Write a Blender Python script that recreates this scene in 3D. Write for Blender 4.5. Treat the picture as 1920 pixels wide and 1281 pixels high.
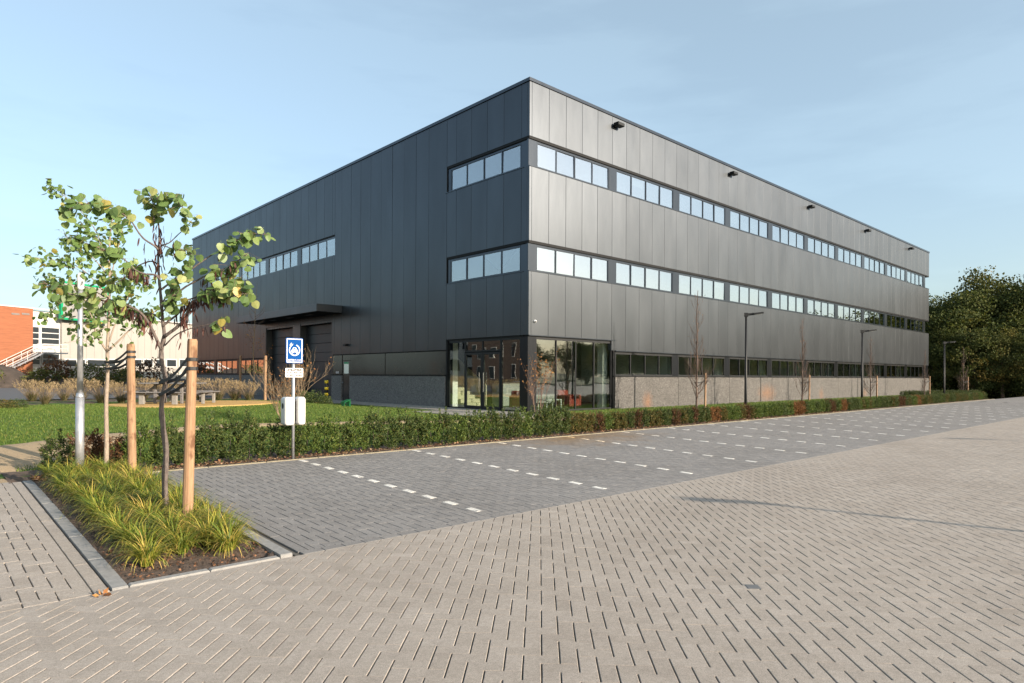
import bpy, math, random
import numpy as np
from mathutils import Vector, Matrix
R_ = math.radians
random.seed(7); RNG = np.random.default_rng(7)
sc = bpy.context.scene
for o in list(bpy.data.objects): bpy.data.objects.remove(o)
COL = sc.collection

# ------------------------------------------------------------------ camera
# world axes: origin = foot of the building's front corner, X along the sunlit
# facade, Y along the shaded facade, Z up, metres.
CAM = np.array([-17.22, -17.82, 1.43]); FPX = 1221.96; PSI = R_(47.409); ROLL = R_(0.3); HY = 704.63
cam = bpy.data.cameras.new('camera'); camo = bpy.data.objects.new('camera', cam); COL.objects.link(camo)
cam.sensor_width = 36.0; cam.lens = FPX * 36.0 / 1920.0; cam.shift_y = (HY - 640.5) / 1920.0
cam.clip_start = 0.1; cam.clip_end = 3000.0
fw = Vector((math.cos(PSI), math.sin(PSI), 0)); rt = Vector((math.sin(PSI), -math.cos(PSI), 0)); up = Vector((0, 0, 1))
m3 = Matrix((rt, up, -fw)).transposed()
camo.matrix_world = Matrix.Translation(Vector(CAM)) @ m3.to_4x4() @ Matrix.Rotation(ROLL, 4, 'Z')
sc.camera = camo

# ------------------------------------------------------------------ sky, sun, exposure
SUN_ANG = R_(-76.0); SUN_EL = R_(17.5)            # direction to the sun, measured from +X, and elevation
w = bpy.data.worlds.new('World'); sc.world = w; w.use_nodes = True
nt = w.node_tree; nt.nodes.clear()
sky = nt.nodes.new('ShaderNodeTexSky'); sky.sky_type = 'NISHITA'; sky.sun_disc = False
sky.sun_elevation = SUN_EL; sky.sun_rotation = math.pi / 2 - SUN_ANG
sky.altitude = 0; sky.air_density = 1.0; sky.dust_density = 2.6; sky.ozone_density = 2.2
tc = nt.nodes.new('ShaderNodeTexCoord'); mp = nt.nodes.new('ShaderNodeMapping'); mp.inputs['Scale'].default_value = (1.0, 1.0, 5.0)
mp.inputs['Rotation'].default_value = (0.15, 0.1, 0.6)
nz = nt.nodes.new('ShaderNodeTexNoise'); nz.inputs['Scale'].default_value = 2.2; nz.inputs['Detail'].default_value = 6; nz.inputs['Roughness'].default_value = 0.55
rp = nt.nodes.new('ShaderNodeValToRGB'); rp.color_ramp.elements[0].position = 0.40; rp.color_ramp.elements[1].position = 0.80
rp.color_ramp.elements[0].color = (0.86, 0.86, 0.86, 1); rp.color_ramp.elements[1].color = (1.28, 1.28, 1.28, 1)
veil = nt.nodes.new('ShaderNodeMixRGB'); veil.blend_type = 'ADD'; veil.inputs[2].default_value = (1.66, 2.06, 2.04, 1)   # thin even veil of high cirrus
bg = nt.nodes.new('ShaderNodeBackground'); bg.inputs['Strength'].default_value = 0.088
out = nt.nodes.new('ShaderNodeOutputWorld')
nt.links.new(tc.outputs['Generated'], mp.inputs[0]); nt.links.new(mp.outputs[0], nz.inputs['Vector'])
nt.links.new(nz.outputs['Fac'], rp.inputs[0]); nt.links.new(rp.outputs[0], veil.inputs[0])
nt.links.new(sky.outputs[0], veil.inputs[1]); nt.links.new(veil.outputs[0], bg.inputs['Color']); nt.links.new(bg.outputs[0], out.inputs[0])
sl = bpy.data.lights.new('sun', 'SUN'); sl.energy = 5.0; sl.angle = R_(0.5); sl.color = (1.0, 0.86, 0.70)
so = bpy.data.objects.new('sun', sl); COL.objects.link(so)
tos = Vector((math.cos(SUN_ANG) * math.cos(SUN_EL), math.sin(SUN_ANG) * math.cos(SUN_EL), math.sin(SUN_EL)))
so.rotation_euler = tos.to_track_quat('Z', 'Y').to_euler(); so.location = tos * 200
sc.view_settings.view_transform = 'Standard'; sc.view_settings.look = 'None'
sc.view_settings.exposure = 1.0; sc.view_settings.gamma = 1.0; sc.view_settings.use_curve_mapping = False
sc.render.engine = 'CYCLES'
sc.cycles.max_bounces = 7; sc.cycles.transparent_max_bounces = 12; sc.cycles.glossy_bounces = 4
sc.cycles.sample_clamp_indirect = 6.0

# ------------------------------------------------------------------ geometry helpers
def ray(px, py):
    dx, dy = px - 960, py - HY; c, s = math.cos(ROLL), math.sin(ROLL)
    X, Y = c * dx + s * dy, -s * dx + c * dy
    u, z = X / FPX, -Y / FPX
    return np.array([math.cos(PSI) + u * math.sin(PSI), math.sin(PSI) - u * math.cos(PSI), z])
def proj(P):
    P = np.asarray(P, float); d = P - CAM
    u = d[..., 0] * math.sin(PSI) - d[..., 1] * math.cos(PSI); v = d[..., 0] * math.cos(PSI) + d[..., 1] * math.sin(PSI)
    x = FPX * u / v; y = -FPX * d[..., 2] / v; c, s = math.cos(ROLL), math.sin(ROLL)
    return 960 + c * x - s * y, HY + s * x + c * y, v

class MB:
    """collects faces for one mesh object"""
    def __init__(s): s.v = []; s.f = []
    def add(s, vs, fs):
        b = len(s.v); s.v += [tuple(p) for p in vs]; s.f += [tuple(i + b for i in f) for f in fs]; return s
    def box(s, x0, x1, y0, y1, z0, z1):
        vs = [(x, y, z) for z in (z0, z1) for y in (y0, y1) for x in (x0, x1)]
        return s.add(vs, [(0, 2, 3, 1), (4, 5, 7, 6), (0, 1, 5, 4), (2, 6, 7, 3), (0, 4, 6, 2), (1, 3, 7, 5)])
    def obox(s, c, ax, ay, az):
        c, ax, ay, az = map(lambda q: np.array(q, float), (c, ax, ay, az))
        vs = [c + i * ax + j * ay + k * az for k in (-1, 1) for j in (-1, 1) for i in (-1, 1)]
        return s.add(vs, [(0, 2, 3, 1), (4, 5, 7, 6), (0, 1, 5, 4), (2, 6, 7, 3), (0, 4, 6, 2), (1, 3, 7, 5)])
    def cbox(s, x0, x1, y0, y1, z0, z1, b=0.01):
        """box with all edges chamfered"""
        X = (x0, x1); Y = (y0, y1); Z = (z0, z1); vs = []; idx = {}
        for i in (0, 1):
            for j in (0, 1):
                for k in (0, 1):
                    sx, sy, sz = (1, -1)[i], (1, -1)[j], (1, -1)[k]
                    for a, p in enumerate(((X[i], Y[j] + sy * b, Z[k] + sz * b), (X[i] + sx * b, Y[j], Z[k] + sz * b), (X[i] + sx * b, Y[j] + sy * b, Z[k]))):
                        idx[i, j, k, a] = len(vs); vs.append(p)
        fs = []
        for i in (0, 1):
            fs.append([idx[i, j, k, 0] for j, k in ((0, 0), (1, 0), (1, 1), (0, 1))])
            fs.append([idx[j, i, k, 1] for j, k in ((0, 0), (1, 0), (1, 1), (0, 1))])
            fs.append([idx[j, k, i, 2] for j, k in ((0, 0), (1, 0), (1, 1), (0, 1))])
            for j in (0, 1):
                fs.append([idx[i, j, 0, 0], idx[i, j, 1, 0], idx[i, j, 1, 1], idx[i, j, 0, 1]])
                fs.append([idx[i, 0, j, 0], idx[i, 1, j, 0], idx[i, 1, j, 2], idx[i, 0, j, 2]])
                fs.append([idx[0, i, j, 1], idx[1, i, j, 1], idx[1, i, j, 2], idx[0, i, j, 2]])
                for k in (0, 1): fs.append([idx[i, j, k, a] for a in (0, 1, 2)])
        return s.add(vs, fs)
    def tube(s, pts, rad, n=6, cap=True):
        pts = [Vector(p) for p in pts]; rad = rad if hasattr(rad, '__len__') else [rad] * len(pts)
        b = len(s.v); prev = None
        for i, p in enumerate(pts):
            t = (pts[min(i + 1, len(pts) - 1)] - pts[max(i - 1, 0)]).normalized()
            if prev is None:
                a = t.cross(Vector((0, 0, 1)))
                if a.length < 1e-3: a = Vector((1, 0, 0))
                a.normalize()
            else:
                a = prev - t * prev.dot(t); a.normalize()
            prev = a; c = t.cross(a)
            for k in range(n):
                q = p + (a * math.cos(2 * math.pi * k / n) + c * math.sin(2 * math.pi * k / n)) * rad[i]
                s.v.append(tuple(q))
        for i in range(len(pts) - 1):
            for k in range(n):
                s.f.append((b + i * n + k, b + i * n + (k + 1) % n, b + (i + 1) * n + (k + 1) % n, b + (i + 1) * n + k))
        if cap:
            s.f.append(tuple(b + k for k in range(n))[::-1]); s.f.append(tuple(b + (len(pts) - 1) * n + k for k in range(n)))
        return s
    def cyl(s, x, y, z0, z1, r0, r1=None, n=12): return s.tube([(x, y, z0), (x, y, z1)], [r0, r1 if r1 is not None else r0], n)
    def poly(s, pts, z0, z1):
        n = len(pts); vs = [(p[0], p[1], z0) for p in pts] + [(p[0], p[1], z1) for p in pts]
        return s.add(vs, [tuple(range(n))[::-1], tuple(range(n, 2 * n))] + [(i, (i + 1) % n, n + (i + 1) % n, n + i) for i in range(n)])

def mesh_from(name, v, f, mat=None, smooth=False, tone=None):
    me = bpy.data.meshes.new(name); me.from_pydata([tuple(p) for p in v] if not isinstance(v, list) else v, [], f)
    if mat: me.materials.append(mat)
    if smooth: me.polygons.foreach_set('use_smooth', [True] * len(me.polygons))
    if tone is not None:
        a = me.attributes.new('tone', 'FLOAT', 'FACE'); a.data.foreach_set('value', np.asarray(tone, np.float32))
    me.update(); return me
def quads_mesh(name, V, Q, mat, tone=None, smooth=False):
    """big mesh from numpy arrays: V (n,3), Q (m,4)"""
    V = np.asarray(V, np.float32); Q = np.asarray(Q, np.int32); k = Q.shape[1]
    me = bpy.data.meshes.new(name); me.vertices.add(len(V)); me.vertices.foreach_set('co', V.ravel())
    me.loops.add(Q.size); me.loops.foreach_set('vertex_index', Q.ravel())
    me.polygons.add(len(Q)); me.polygons.foreach_set('loop_start', np.arange(0, Q.size, k, dtype=np.int32))
    me.polygons.foreach_set('use_smooth', np.full(len(Q), bool(smooth)))
    me.materials.append(mat)
    if tone is not None:
        a = me.attributes.new('tone', 'FLOAT', 'FACE'); a.data.foreach_set('value', np.asarray(tone, np.float32))
    me.update(calc_edges=True); return me
def link(name, me, parent=None, loc=None, rz=None):
    o = bpy.data.objects.new(name, me); COL.objects.link(o)
    if parent: o.parent = parent
    if loc is not None: o.location = loc
    if rz is not None: o.rotation_euler = (0, 0, rz)
    return o
def ob(name, mb, mat, parent=None, smooth=False): return link(name, mesh_from(name, mb.v, mb.f, mat, smooth), parent)
def tag(o, label=None, cat=None, group=None, kind=None):
    if label: o['label'] = label
    if cat: o['category'] = cat
    if group: o['group'] = group
    if kind: o['kind'] = kind
    return o
def thing(name, label, cat, loc=(0, 0, 0), rz=0.0, group=None):
    o = bpy.data.objects.new(name, None); COL.objects.link(o); o.location = loc; o.rotation_euler = (0, 0, rz); o.empty_display_size = 0.2
    return tag(o, label, cat, group)
def struct(name, mb_or_me, mat=None, label=None):
    o = link(name, mb_or_me) if not isinstance(mb_or_me, MB) else ob(name, mb_or_me, mat)
    o['kind'] = 'structure'
    if label: o['label'] = label
    return o
def dup(root, loc, rz=0.0, label=None, scale=None):
    r = root.copy(); COL.objects.link(r); r.location = loc; r.rotation_euler = (0, 0, rz)
    if label: r['label'] = label
    if scale: r.scale = scale if hasattr(scale, '__len__') else (scale,) * 3
    for ch in list(root.children):
        c = ch.copy(); COL.objects.link(c); c.parent = r
        for g in list(ch.children):
            d = g.copy(); COL.objects.link(d); d.parent = c
    return r

# ------------------------------------------------------------------ materials
def newmat(name):
    m = bpy.data.materials.new(name); m.use_nodes = True; n = m.node_tree
    return m, n, n.nodes['Principled BSDF']
def N(n, t, **kw):
    x = n.nodes.new(t)
    for k, v in kw.items(): setattr(x, k, v)
    return x
def noise(n, scale, detail=4, rough=0.6, vec=None, stretch=None):
    if vec is None:
        g = N(n, 'ShaderNodeNewGeometry'); vec = g.outputs['Position']
    if stretch:
        mpn = N(n, 'ShaderNodeMapping'); mpn.inputs['Scale'].default_value = stretch; n.links.new(vec, mpn.inputs[0]); vec = mpn.outputs[0]
    t = N(n, 'ShaderNodeTexNoise'); t.inputs['Scale'].default_value = scale; t.inputs['Detail'].default_value = detail; t.inputs['Roughness'].default_value = rough
    n.links.new(vec, t.inputs['Vector']); return t.outputs['Fac']
def ramp(n, fac, stops):
    r = N(n, 'ShaderNodeValToRGB'); e = r.color_ramp.elements
    while len(e) < len(stops): e.new(0.5)
    for i, (p, c) in enumerate(stops):
        e[i].position = p; e[i].color = (*c, 1) if len(c) == 3 else c
    n.links.new(fac, r.inputs[0]); return r.outputs[0]
def mixc(n, fac, a, b, mode='MIX'):
    m = N(n, 'ShaderNodeMixRGB', blend_type=mode)
    for i, x in enumerate((fac, a, b)):
        if isinstance(x, (int, float)): m.inputs[i].default_value = x
        elif isinstance(x, tuple): m.inputs[i].default_value = (*x, 1)
        else: n.links.new(x, m.inputs[i])
    return m.outputs[0]
def bumpn(n, b, h, strength=0.3, dist=0.01):
    bp = N(n, 'ShaderNodeBump'); bp.inputs['Strength'].default_value = strength; bp.inputs['Distance'].default_value = dist
    n.links.new(h, bp.inputs['Height']); n.links.new(bp.outputs[0], b.inputs['Normal'])
def sc3(c, k): return tuple(min(1.0, x * k) for x in c)
def pm(name, col, rough=0.7, metal=0.0, var=0.15, scale=8.0, bump=0.0, bscale=60.0, spec=0.5, stretch=None, rvar=0.0):
    m, n, b = newmat(name)
    f = noise(n, scale, 5, 0.6, stretch=stretch)
    n.links.new(ramp(n, f, [(0.25, sc3(col, 1 - var)), (0.75, sc3(col, 1 + var))]), b.inputs['Base Color'])
    b.inputs['Roughness'].default_value = rough; b.inputs['Metallic'].default_value = metal; b.inputs['Specular IOR Level'].default_value = spec
    if rvar:
        r = N(n, 'ShaderNodeMapRange'); r.inputs[1].default_value = 0.3; r.inputs[2].default_value = 0.7
        r.inputs[3].default_value = rough - rvar; r.inputs[4].default_value = rough + rvar; n.links.new(f, r.inputs[0]); n.links.new(r.outputs[0], b.inputs['Roughness'])
    if bump: bumpn(n, b, noise(n, bscale, 4), bump, 0.02)
    return m
def leafmat(name, stops, rough=0.55, trans=0.35, src='tone', spec=0.35):
    """foliage: colour picked per leaf (face attribute) or per object, light passes through"""
    m, n, b = newmat(name)
    if src == 'tone':
        a = N(n, 'ShaderNodeAttribute', attribute_name='tone'); fac = a.outputs['Fac']
    else:
        a = N(n, 'ShaderNodeObjectInfo'); fac = a.outputs['Random']
    c = ramp(n, fac, stops)
    nf = noise(n, 30.0, 3); c = mixc(n, 0.35, c, ramp(n, nf, [(0.3, (0.45, 0.45, 0.45)), (0.7, (1, 1, 1))]), 'MULTIPLY')
    n.links.new(c, b.inputs['Base Color']); b.inputs['Roughness'].default_value = rough; b.inputs['Specular IOR Level'].default_value = spec
    t = N(n, 'ShaderNodeBsdfTranslucent'); n.links.new(mixc(n, 1.0, c, (1.0, 1.0, 0.55), 'MULTIPLY'), t.inputs['Color'])
    mx = N(n, 'ShaderNodeMixShader'); mx.inputs[0].default_value = trans
    n.links.new(b.outputs[0], mx.inputs[1]); n.links.new(t.outputs[0], mx.inputs[2]); n.links.new(mx.outputs[0], n.nodes['Material Output'].inputs[0])
    return m
def pavemat(name, stops, src, stain=None, worn=False):
    """concrete paver: tone per brick, speckle, faint soiling, optional rust-water stain"""
    m, n, b = newmat(name)
    if src == 'tone': fac = N(n, 'ShaderNodeAttribute', attribute_name='tone').outputs['Fac']
    elif src == 'object':
        mo = N(n, 'ShaderNodeMapRange'); mo.inputs[3].default_value = 0.22; mo.inputs[4].default_value = 0.78; n.links.new(N(n, 'ShaderNodeObjectInfo').outputs['Random'], mo.inputs[0]); fac = mo.outputs[0]
    else: fac = noise(n, 6.0, 3)
    c = ramp(n, fac, stops)
    g = N(n, 'ShaderNodeNewGeometry').outputs['Position']
    sp = noise(n, 130.0, 4, 0.85, g); c = mixc(n, 1.0, c, ramp(n, sp, [(0.36, (0.55, 0.54, 0.53)), (0.50, (0.92, 0.92, 0.92)), (0.64, (1.12, 1.11, 1.10))]), 'MULTIPLY')
    gr = noise(n, 42.0, 3, 0.7, g); c = mixc(n, 1.0, c, ramp(n, gr, [(0.34, (0.86, 0.855, 0.85)), (0.64, (1.07, 1.07, 1.07))]), 'MULTIPLY')
    big = noise(n, 0.55, 6, 0.62, g); c = mixc(n, 1.0, c, ramp(n, big, [(0.32, (0.88, 0.87, 0.86)), (0.56, (1, 1, 1))]), 'MULTIPLY')
    mid = noise(n, 5.0, 5, 0.65, g); c = mixc(n, 1.0, c, ramp(n, mid, [(0.30, (0.90, 0.895, 0.89)), (0.55, (1, 1, 1))]), 'MULTIPLY')
    if stain:
        (cx, cy, rx, ry, colr, amt) = stain
        mpn = N(n, 'ShaderNodeMapping', vector_type='POINT'); mpn.inputs['Location'].default_value = (-cx / rx, -cy / ry, 0); mpn.inputs['Scale'].default_value = (1 / rx, 1 / ry, 0.0)
        n.links.new(g, mpn.inputs[0]); ln = N(n, 'ShaderNodeVectorMath', operation='LENGTH'); n.links.new(mpn.outputs[0], ln.inputs[0])
        ad = N(n, 'ShaderNodeMath', operation='ADD'); n.links.new(ln.outputs['Value'], ad.inputs[0])
        n2 = N(n, 'ShaderNodeMath', operation='MULTIPLY'); n.links.new(noise(n, 1.6, 5, 0.6, g), n2.inputs[0]); n2.inputs[1].default_value = 0.9; n.links.new(n2.outputs[0], ad.inputs[1])
        msk = ramp(n, ad.outputs[0], [(0.45, (amt, amt, amt)), (1.0, (0, 0, 0))])
        c = mixc(n, msk, c, mixc(n, 1.0, c, colr, 'MULTIPLY'))
    if worn: c = mixc(n, ramp(n, noise(n, 16.0, 6, 0.75, g), [(0.36, (1, 1, 1)), (0.47, (0, 0, 0))]), c, (0.24, 0.235, 0.225))
    n.links.new(c, b.inputs['Base Color']); b.inputs['Roughness'].default_value = 0.86; b.inputs['Specular IOR Level'].default_value = 0.35
    bumpn(n, b, sp, 0.35, 0.004)
    return m
def glassmat(name, tint, refl, rough=0.0):
    m, n, b = newmat(name); n.nodes.remove(b)
    tr = N(n, 'ShaderNodeBsdfTransparent'); tr.inputs[0].default_value = (*tint, 1)
    gl = N(n, 'ShaderNodeBsdfGlossy'); gl.inputs['Roughness'].default_value = rough; gl.inputs['Color'].default_value = (0.96, 0.98, 1.0, 1)
    # faint pillowing of insulated glass units
    bp = N(n, 'ShaderNodeBump'); bp.inputs['Strength'].default_value = 0.12; bp.inputs['Distance'].default_value = 0.02
    n.links.new(noise(n, 0.9, 1), bp.inputs['Height']); n.links.new(bp.outputs[0], gl.inputs['Normal'])
    fr = N(n, 'ShaderNodeFresnel'); bf = N(n, 'ShaderNodeNewGeometry'); io = N(n, 'ShaderNodeMapRange'); io.inputs[3].default_value = 1.5; io.inputs[4].default_value = 1 / 1.5   # same reflectance from either side of the pane
    n.links.new(bf.outputs['Backfacing'], io.inputs[0]); n.links.new(io.outputs[0], fr.inputs[0])
    mr = N(n, 'ShaderNodeMapRange'); mr.inputs[3].default_value = refl; mr.inputs[4].default_value = 1.0; mr.inputs[1].default_value = 0.03; mr.inputs[2].default_value = 0.75
    n.links.new(fr.outputs[0], mr.inputs[0])
    mx = N(n, 'ShaderNodeMixShader'); n.links.new(mr.outputs[0], mx.inputs[0]); n.links.new(tr.outputs[0], mx.inputs[1]); n.links.new(gl.outputs[0], mx.inputs[2])
    n.links.new(mx.outputs[0], n.nodes['Material Output'].inputs[0]); return m
def panelmat(name, col, rough=0.4, metal=0.75, objvar=0.08, aniso=0.0):
    """coated steel sandwich panel: satin metallic, slight tone and gloss change from panel to panel"""
    m, n, b = newmat(name)
    oi = N(n, 'ShaderNodeObjectInfo')
    c = ramp(n, oi.outputs['Random'], [(0.0, sc3(col, 1 - objvar)), (1.0, sc3(col, 1 + objvar))])
    f = noise(n, 0.9, 3, 0.5, stretch=(1, 1, 0.35)); c = mixc(n, 1.0, c, ramp(n, f, [(0.3, (0.86, 0.86, 0.86)), (0.7, (1, 1, 1))]), 'MULTIPLY')
    n.links.new(c, b.inputs['Base Color']); b.inputs['Metallic'].default_value = metal
    r = N(n, 'ShaderNodeMapRange'); r.inputs[1].default_value = 0.3; r.inputs[2].default_value = 0.7; r.inputs[3].default_value = rough - 0.018; r.inputs[4].default_value = rough + 0.018
    n.links.new(noise(n, 1.2, 3, 0.5, stretch=(1, 1, 0.3)), r.inputs[0]); n.links.new(r.outputs[0], b.inputs['Roughness'])
    b.inputs['Anisotropic'].default_value = aniso       # fine vertical micro-ribs spread the sheen sideways
    tv = N(n, 'ShaderNodeCombineXYZ'); tv.inputs[0].default_value = 1.0; tv.inputs[1].default_value = 1.0; n.links.new(tv.outputs[0], b.inputs['Tangent'])
    bumpn(n, b, noise(n, 1.6, 2, stretch=(1.6, 1.6, 0.5)), 0.09, 0.03)
    return m
M = {}
BEIGE = [(0.0, (0.312, 0.276, 0.240)), (0.4, (0.346, 0.308, 0.270)), (0.75, (0.370, 0.331, 0.293)), (1.0, (0.408, 0.366, 0.326))]
GREY = [(0.0, (0.190, 0.185, 0.183)), (0.5, (0.220, 0.214, 0.210)), (1.0, (0.254, 0.246, 0.240))]
STAIN = (-4.5, -6.4, 6.0, 3.4, (1.0, 0.70, 0.40), 1.0)
for k in ('tone', 'object', 'noise'):
    M['beige_' + k] = pavemat('beige_paver_' + k, BEIGE, k); M['grey_' + k] = pavemat('grey_paver_' + k, GREY, k, STAIN)
M['white_brick'] = pavemat('white_marking_paver', [(0.0, (0.66, 0.65, 0.61)), (1.0, (0.80, 0.79, 0.75))], 'object', (-4.5, -6.6, 5.2, 2.6, (1.0, 0.70, 0.36), 0.9), True)
M['joint'] = pm('joint_sand', (0.085, 0.078, 0.068), 0.95, var=0.35, scale=40, bump=0.4)
M['kerb'] = pm('concrete_kerb', (0.225, 0.222, 0.215), 0.85, var=0.2, scale=14, bump=0.25, bscale=200)
M['kerb_moss'] = pm('mossy_kerb', (0.21, 0.185, 0.13), 0.9, var=0.3, scale=9, bump=0.25, bscale=200)
M['soil'] = pm('soil', (0.085, 0.058, 0.042), 0.95, var=0.5, scale=26, bump=0.9, bscale=45)
M['lawn'] = pm('lawn_turf', (0.070, 0.120, 0.020), 0.9, var=0.30, scale=5, bump=0.6, bscale=90, spec=0.2)
M['gravel'] = pm('tan_gravel', (0.36, 0.27, 0.17), 0.95, var=0.22, scale=30, bump=0.5, bscale=220, spec=0.2)
M['pit'] = pm('ochre_gravel', (0.46, 0.29, 0.11), 0.95, var=0.15, scale=30, bump=0.4, bscale=220, spec=0.2)
M['asphalt'] = pm('asphalt', (0.075, 0.078, 0.085), 0.9, var=0.2, scale=3, bump=0.3, bscale=150)
M['asphalt_pale'] = pm('pale_grille', (0.17, 0.15, 0.14), 0.8)
M['slab'] = pm('grey_slab', (0.24, 0.225, 0.20), 0.85, var=0.15, scale=4, bump=0.2, bscale=120)
M['earth'] = pm('dark_earth', (0.05, 0.038, 0.030), 0.95, var=0.5, scale=1.6, bump=1.0, bscale=8)
M['field'] = pm('rough_ground', (0.075, 0.085, 0.03), 0.95, var=0.4, scale=0.3)
M['panel'] = panelmat('anthracite_panel', (0.073, 0.081, 0.091), 0.362, 0.94, 0.05, 0.64)
M['frame'] = panelmat('anthracite_frame', (0.070, 0.080, 0.094), 0.30, 0.88)
M['black'] = pm('black_trim', (0.006, 0.0065, 0.007), 0.6, var=0.2, spec=0.2)
M['bronze'] = pm('smoked_spandrel', (0.030, 0.027, 0.025), 0.13, var=0.25, scale=1.2, rvar=0.04)
M['door'] = panelmat('sectional_door', (0.045, 0.049, 0.055), 0.42, 0.7)
M['canopy'] = panelmat('canopy_cladding', (0.085, 0.093, 0.103), 0.42, 0.85)
M['glass'] = glassmat('window_glass', (0.62, 0.66, 0.66), 0.52)
M['glass_l'] = glassmat('shaded_side_glass', (0.62, 0.66, 0.67), 0.28)
M['glass_low'] = glassmat('ground_glass', (0.84, 0.89, 0.86), 0.14)
M['white'] = pm('white_paint', (0.72, 0.71, 0.68), 0.6, var=0.05)
M['cream'] = pm('cream_wood', (0.48, 0.43, 0.31), 0.5, var=0.1, scale=10, stretch=(1, 1, 8))
M['intfloor'] = pm('dark_green_carpet', (0.045, 0.065, 0.040), 0.85, var=0.25)
M['intgrey'] = pm('interior_plaster', (0.30, 0.30, 0.29), 0.8, var=0.08)
M['intdark'] = pm('interior_dark', (0.06, 0.06, 0.062), 0.8, var=0.15)
M['red'] = pm('red_upholstery', (0.24, 0.034, 0.022), 0.65, var=0.1, scale=20)
M['steel'] = pm('galvanised_steel', (0.42, 0.43, 0.45), 0.45, metal=0.7, var=0.12, scale=12, rvar=0.08)
M['coverplate'] = pm('cast_cover', (0.11, 0.115, 0.12), 0.8, var=0.2)
M['stainless'] = pm('stainless', (0.6, 0.6, 0.6), 0.25, metal=1.0, var=0.05)
M['lamp_black'] = pm('black_coat_and_reflection', (0.010, 0.011, 0.012), 0.5, var=0.15, spec=0.3)  # own coat of the lamps; stands in for dark reflections on ground-floor frames
M['postdark'] = panelmat('post_dark_reflection', (0.028, 0.030, 0.034), 0.32, 0.8)  # ground-floor posts: reflection of dark trees put into the colour
M['lens'] = pm('lamp_lens', (0.7, 0.7, 0.68), 0.2, var=0.03)
M['blue'] = pm('sign_blue', (0.0004, 0.050, 0.205), 0.65, var=0.05, spec=0.08)
M['signwhite'] = pm('sign_white', (0.60, 0.60, 0.585), 0.4, var=0.03)
M['charger'] = pm('white_enclosure', (0.60, 0.595, 0.58), 0.35, var=0.04)
M['rubber'] = pm('black_rubber', (0.013, 0.013, 0.014), 0.6, var=0.2)
M['yellow'] = pm('yellow_tape', (0.62, 0.45, 0.02), 0.5, var=0.08)
M['greenplastic'] = pm('green_plastic', (0.006, 0.075, 0.025), 0.4, var=0.1)
M['tablewood'] = pm('weathered_dark_timber', (0.135, 0.128, 0.125), 0.7, var=0.3, scale=12, bump=0.2)
M['tableconc'] = pm('grey_composite', (0.20, 0.19, 0.175), 0.8, var=0.15)
M['bgbrick'] = pm('orange_brick', (0.25, 0.088, 0.040), 0.85, var=0.18, scale=0.9, stretch=(1, 1, 12), bump=0.2)
M['brownbrick'] = pm('brown_brick', (0.095, 0.066, 0.053), 0.85, var=0.18, scale=0.9, stretch=(1, 1, 12))
M['bgwhite'] = pm('white_render', (0.50, 0.49, 0.47), 0.8, var=0.05, scale=0.5)
M['bgclad'] = pm('beige_cladding', (0.31, 0.29, 0.262), 0.6, var=0.04, scale=0.6)
M['bgglass'] = pm('dark_window', (0.02, 0.025, 0.03), 0.08, var=0.2)
M['bgconc'] = pm('retaining_concrete', (0.42, 0.39, 0.34), 0.85, var=0.15, scale=0.8)
M['signgreen'] = pm('sign_green', (0.0, 0.26, 0.11), 0.45, var=0.05)
M['redbrown'] = pm('red_shutter', (0.30, 0.10, 0.055), 0.7, var=0.15)
M['roof'] = pm('roof_felt', (0.05, 0.05, 0.05), 0.9)

def woodmat():
    m, n, b = newmat('debarked_pine_stake')
    f = noise(n, 22, 5, 0.65, stretch=(1, 1, 0.10)); k = noise(n, 7.0, 3, 0.6, stretch=(1, 1, 0.45))
    c = ramp(n, f, [(0.25, (0.11, 0.060, 0.034)), (0.38, (0.215, 0.125, 0.066)), (0.55, (0.275, 0.165, 0.090)), (0.78, (0.345, 0.225, 0.132))])
    c = mixc(n, 1.0, c, ramp(n, k, [(0.32, (0.45, 0.34, 0.27)), (0.42, (1, 1, 1))]), 'MULTIPLY')
    cr = noise(n, 9.0, 2, 0.4, stretch=(1, 1, 0.03)); c = mixc(n, 1.0, c, ramp(n, cr, [(0.335, (0.30, 0.24, 0.2)), (0.365, (1, 1, 1))]), 'MULTIPLY')
    n.links.new(c, b.inputs['Base Color']); b.inputs['Roughness'].default_value = 0.75; bumpn(n, b, f, 0.3, 0.01); return m
M['stake'] = woodmat()
def barkmat(name, c0, c1):
    m, n, b = newmat(name); f = noise(n, 45, 5, 0.7, stretch=(1, 1, 0.35))
    n.links.new(ramp(n, f, [(0.3, c0), (0.7, c1)]), b.inputs['Base Color']); b.inputs['Roughness'].default_value = 0.9; bumpn(n, b, f, 0.8, 0.01); return m
M['bark'] = barkmat('grey_bark', (0.050, 0.039, 0.035), (0.155, 0.125, 0.108))
M['bark_pale'] = barkmat('pale_bark', (0.17, 0.13, 0.10), (0.33, 0.27, 0.21))
M['twig'] = barkmat('brown_twig', (0.09, 0.055, 0.04), (0.21, 0.14, 0.105))
M['dark_twig'] = barkmat('dark_twig', (0.045, 0.030, 0.024), (0.12, 0.085, 0.068))
M['straw_twig'] = barkmat('straw_twig', (0.13, 0.092, 0.058), (0.25, 0.185, 0.115))
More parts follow.
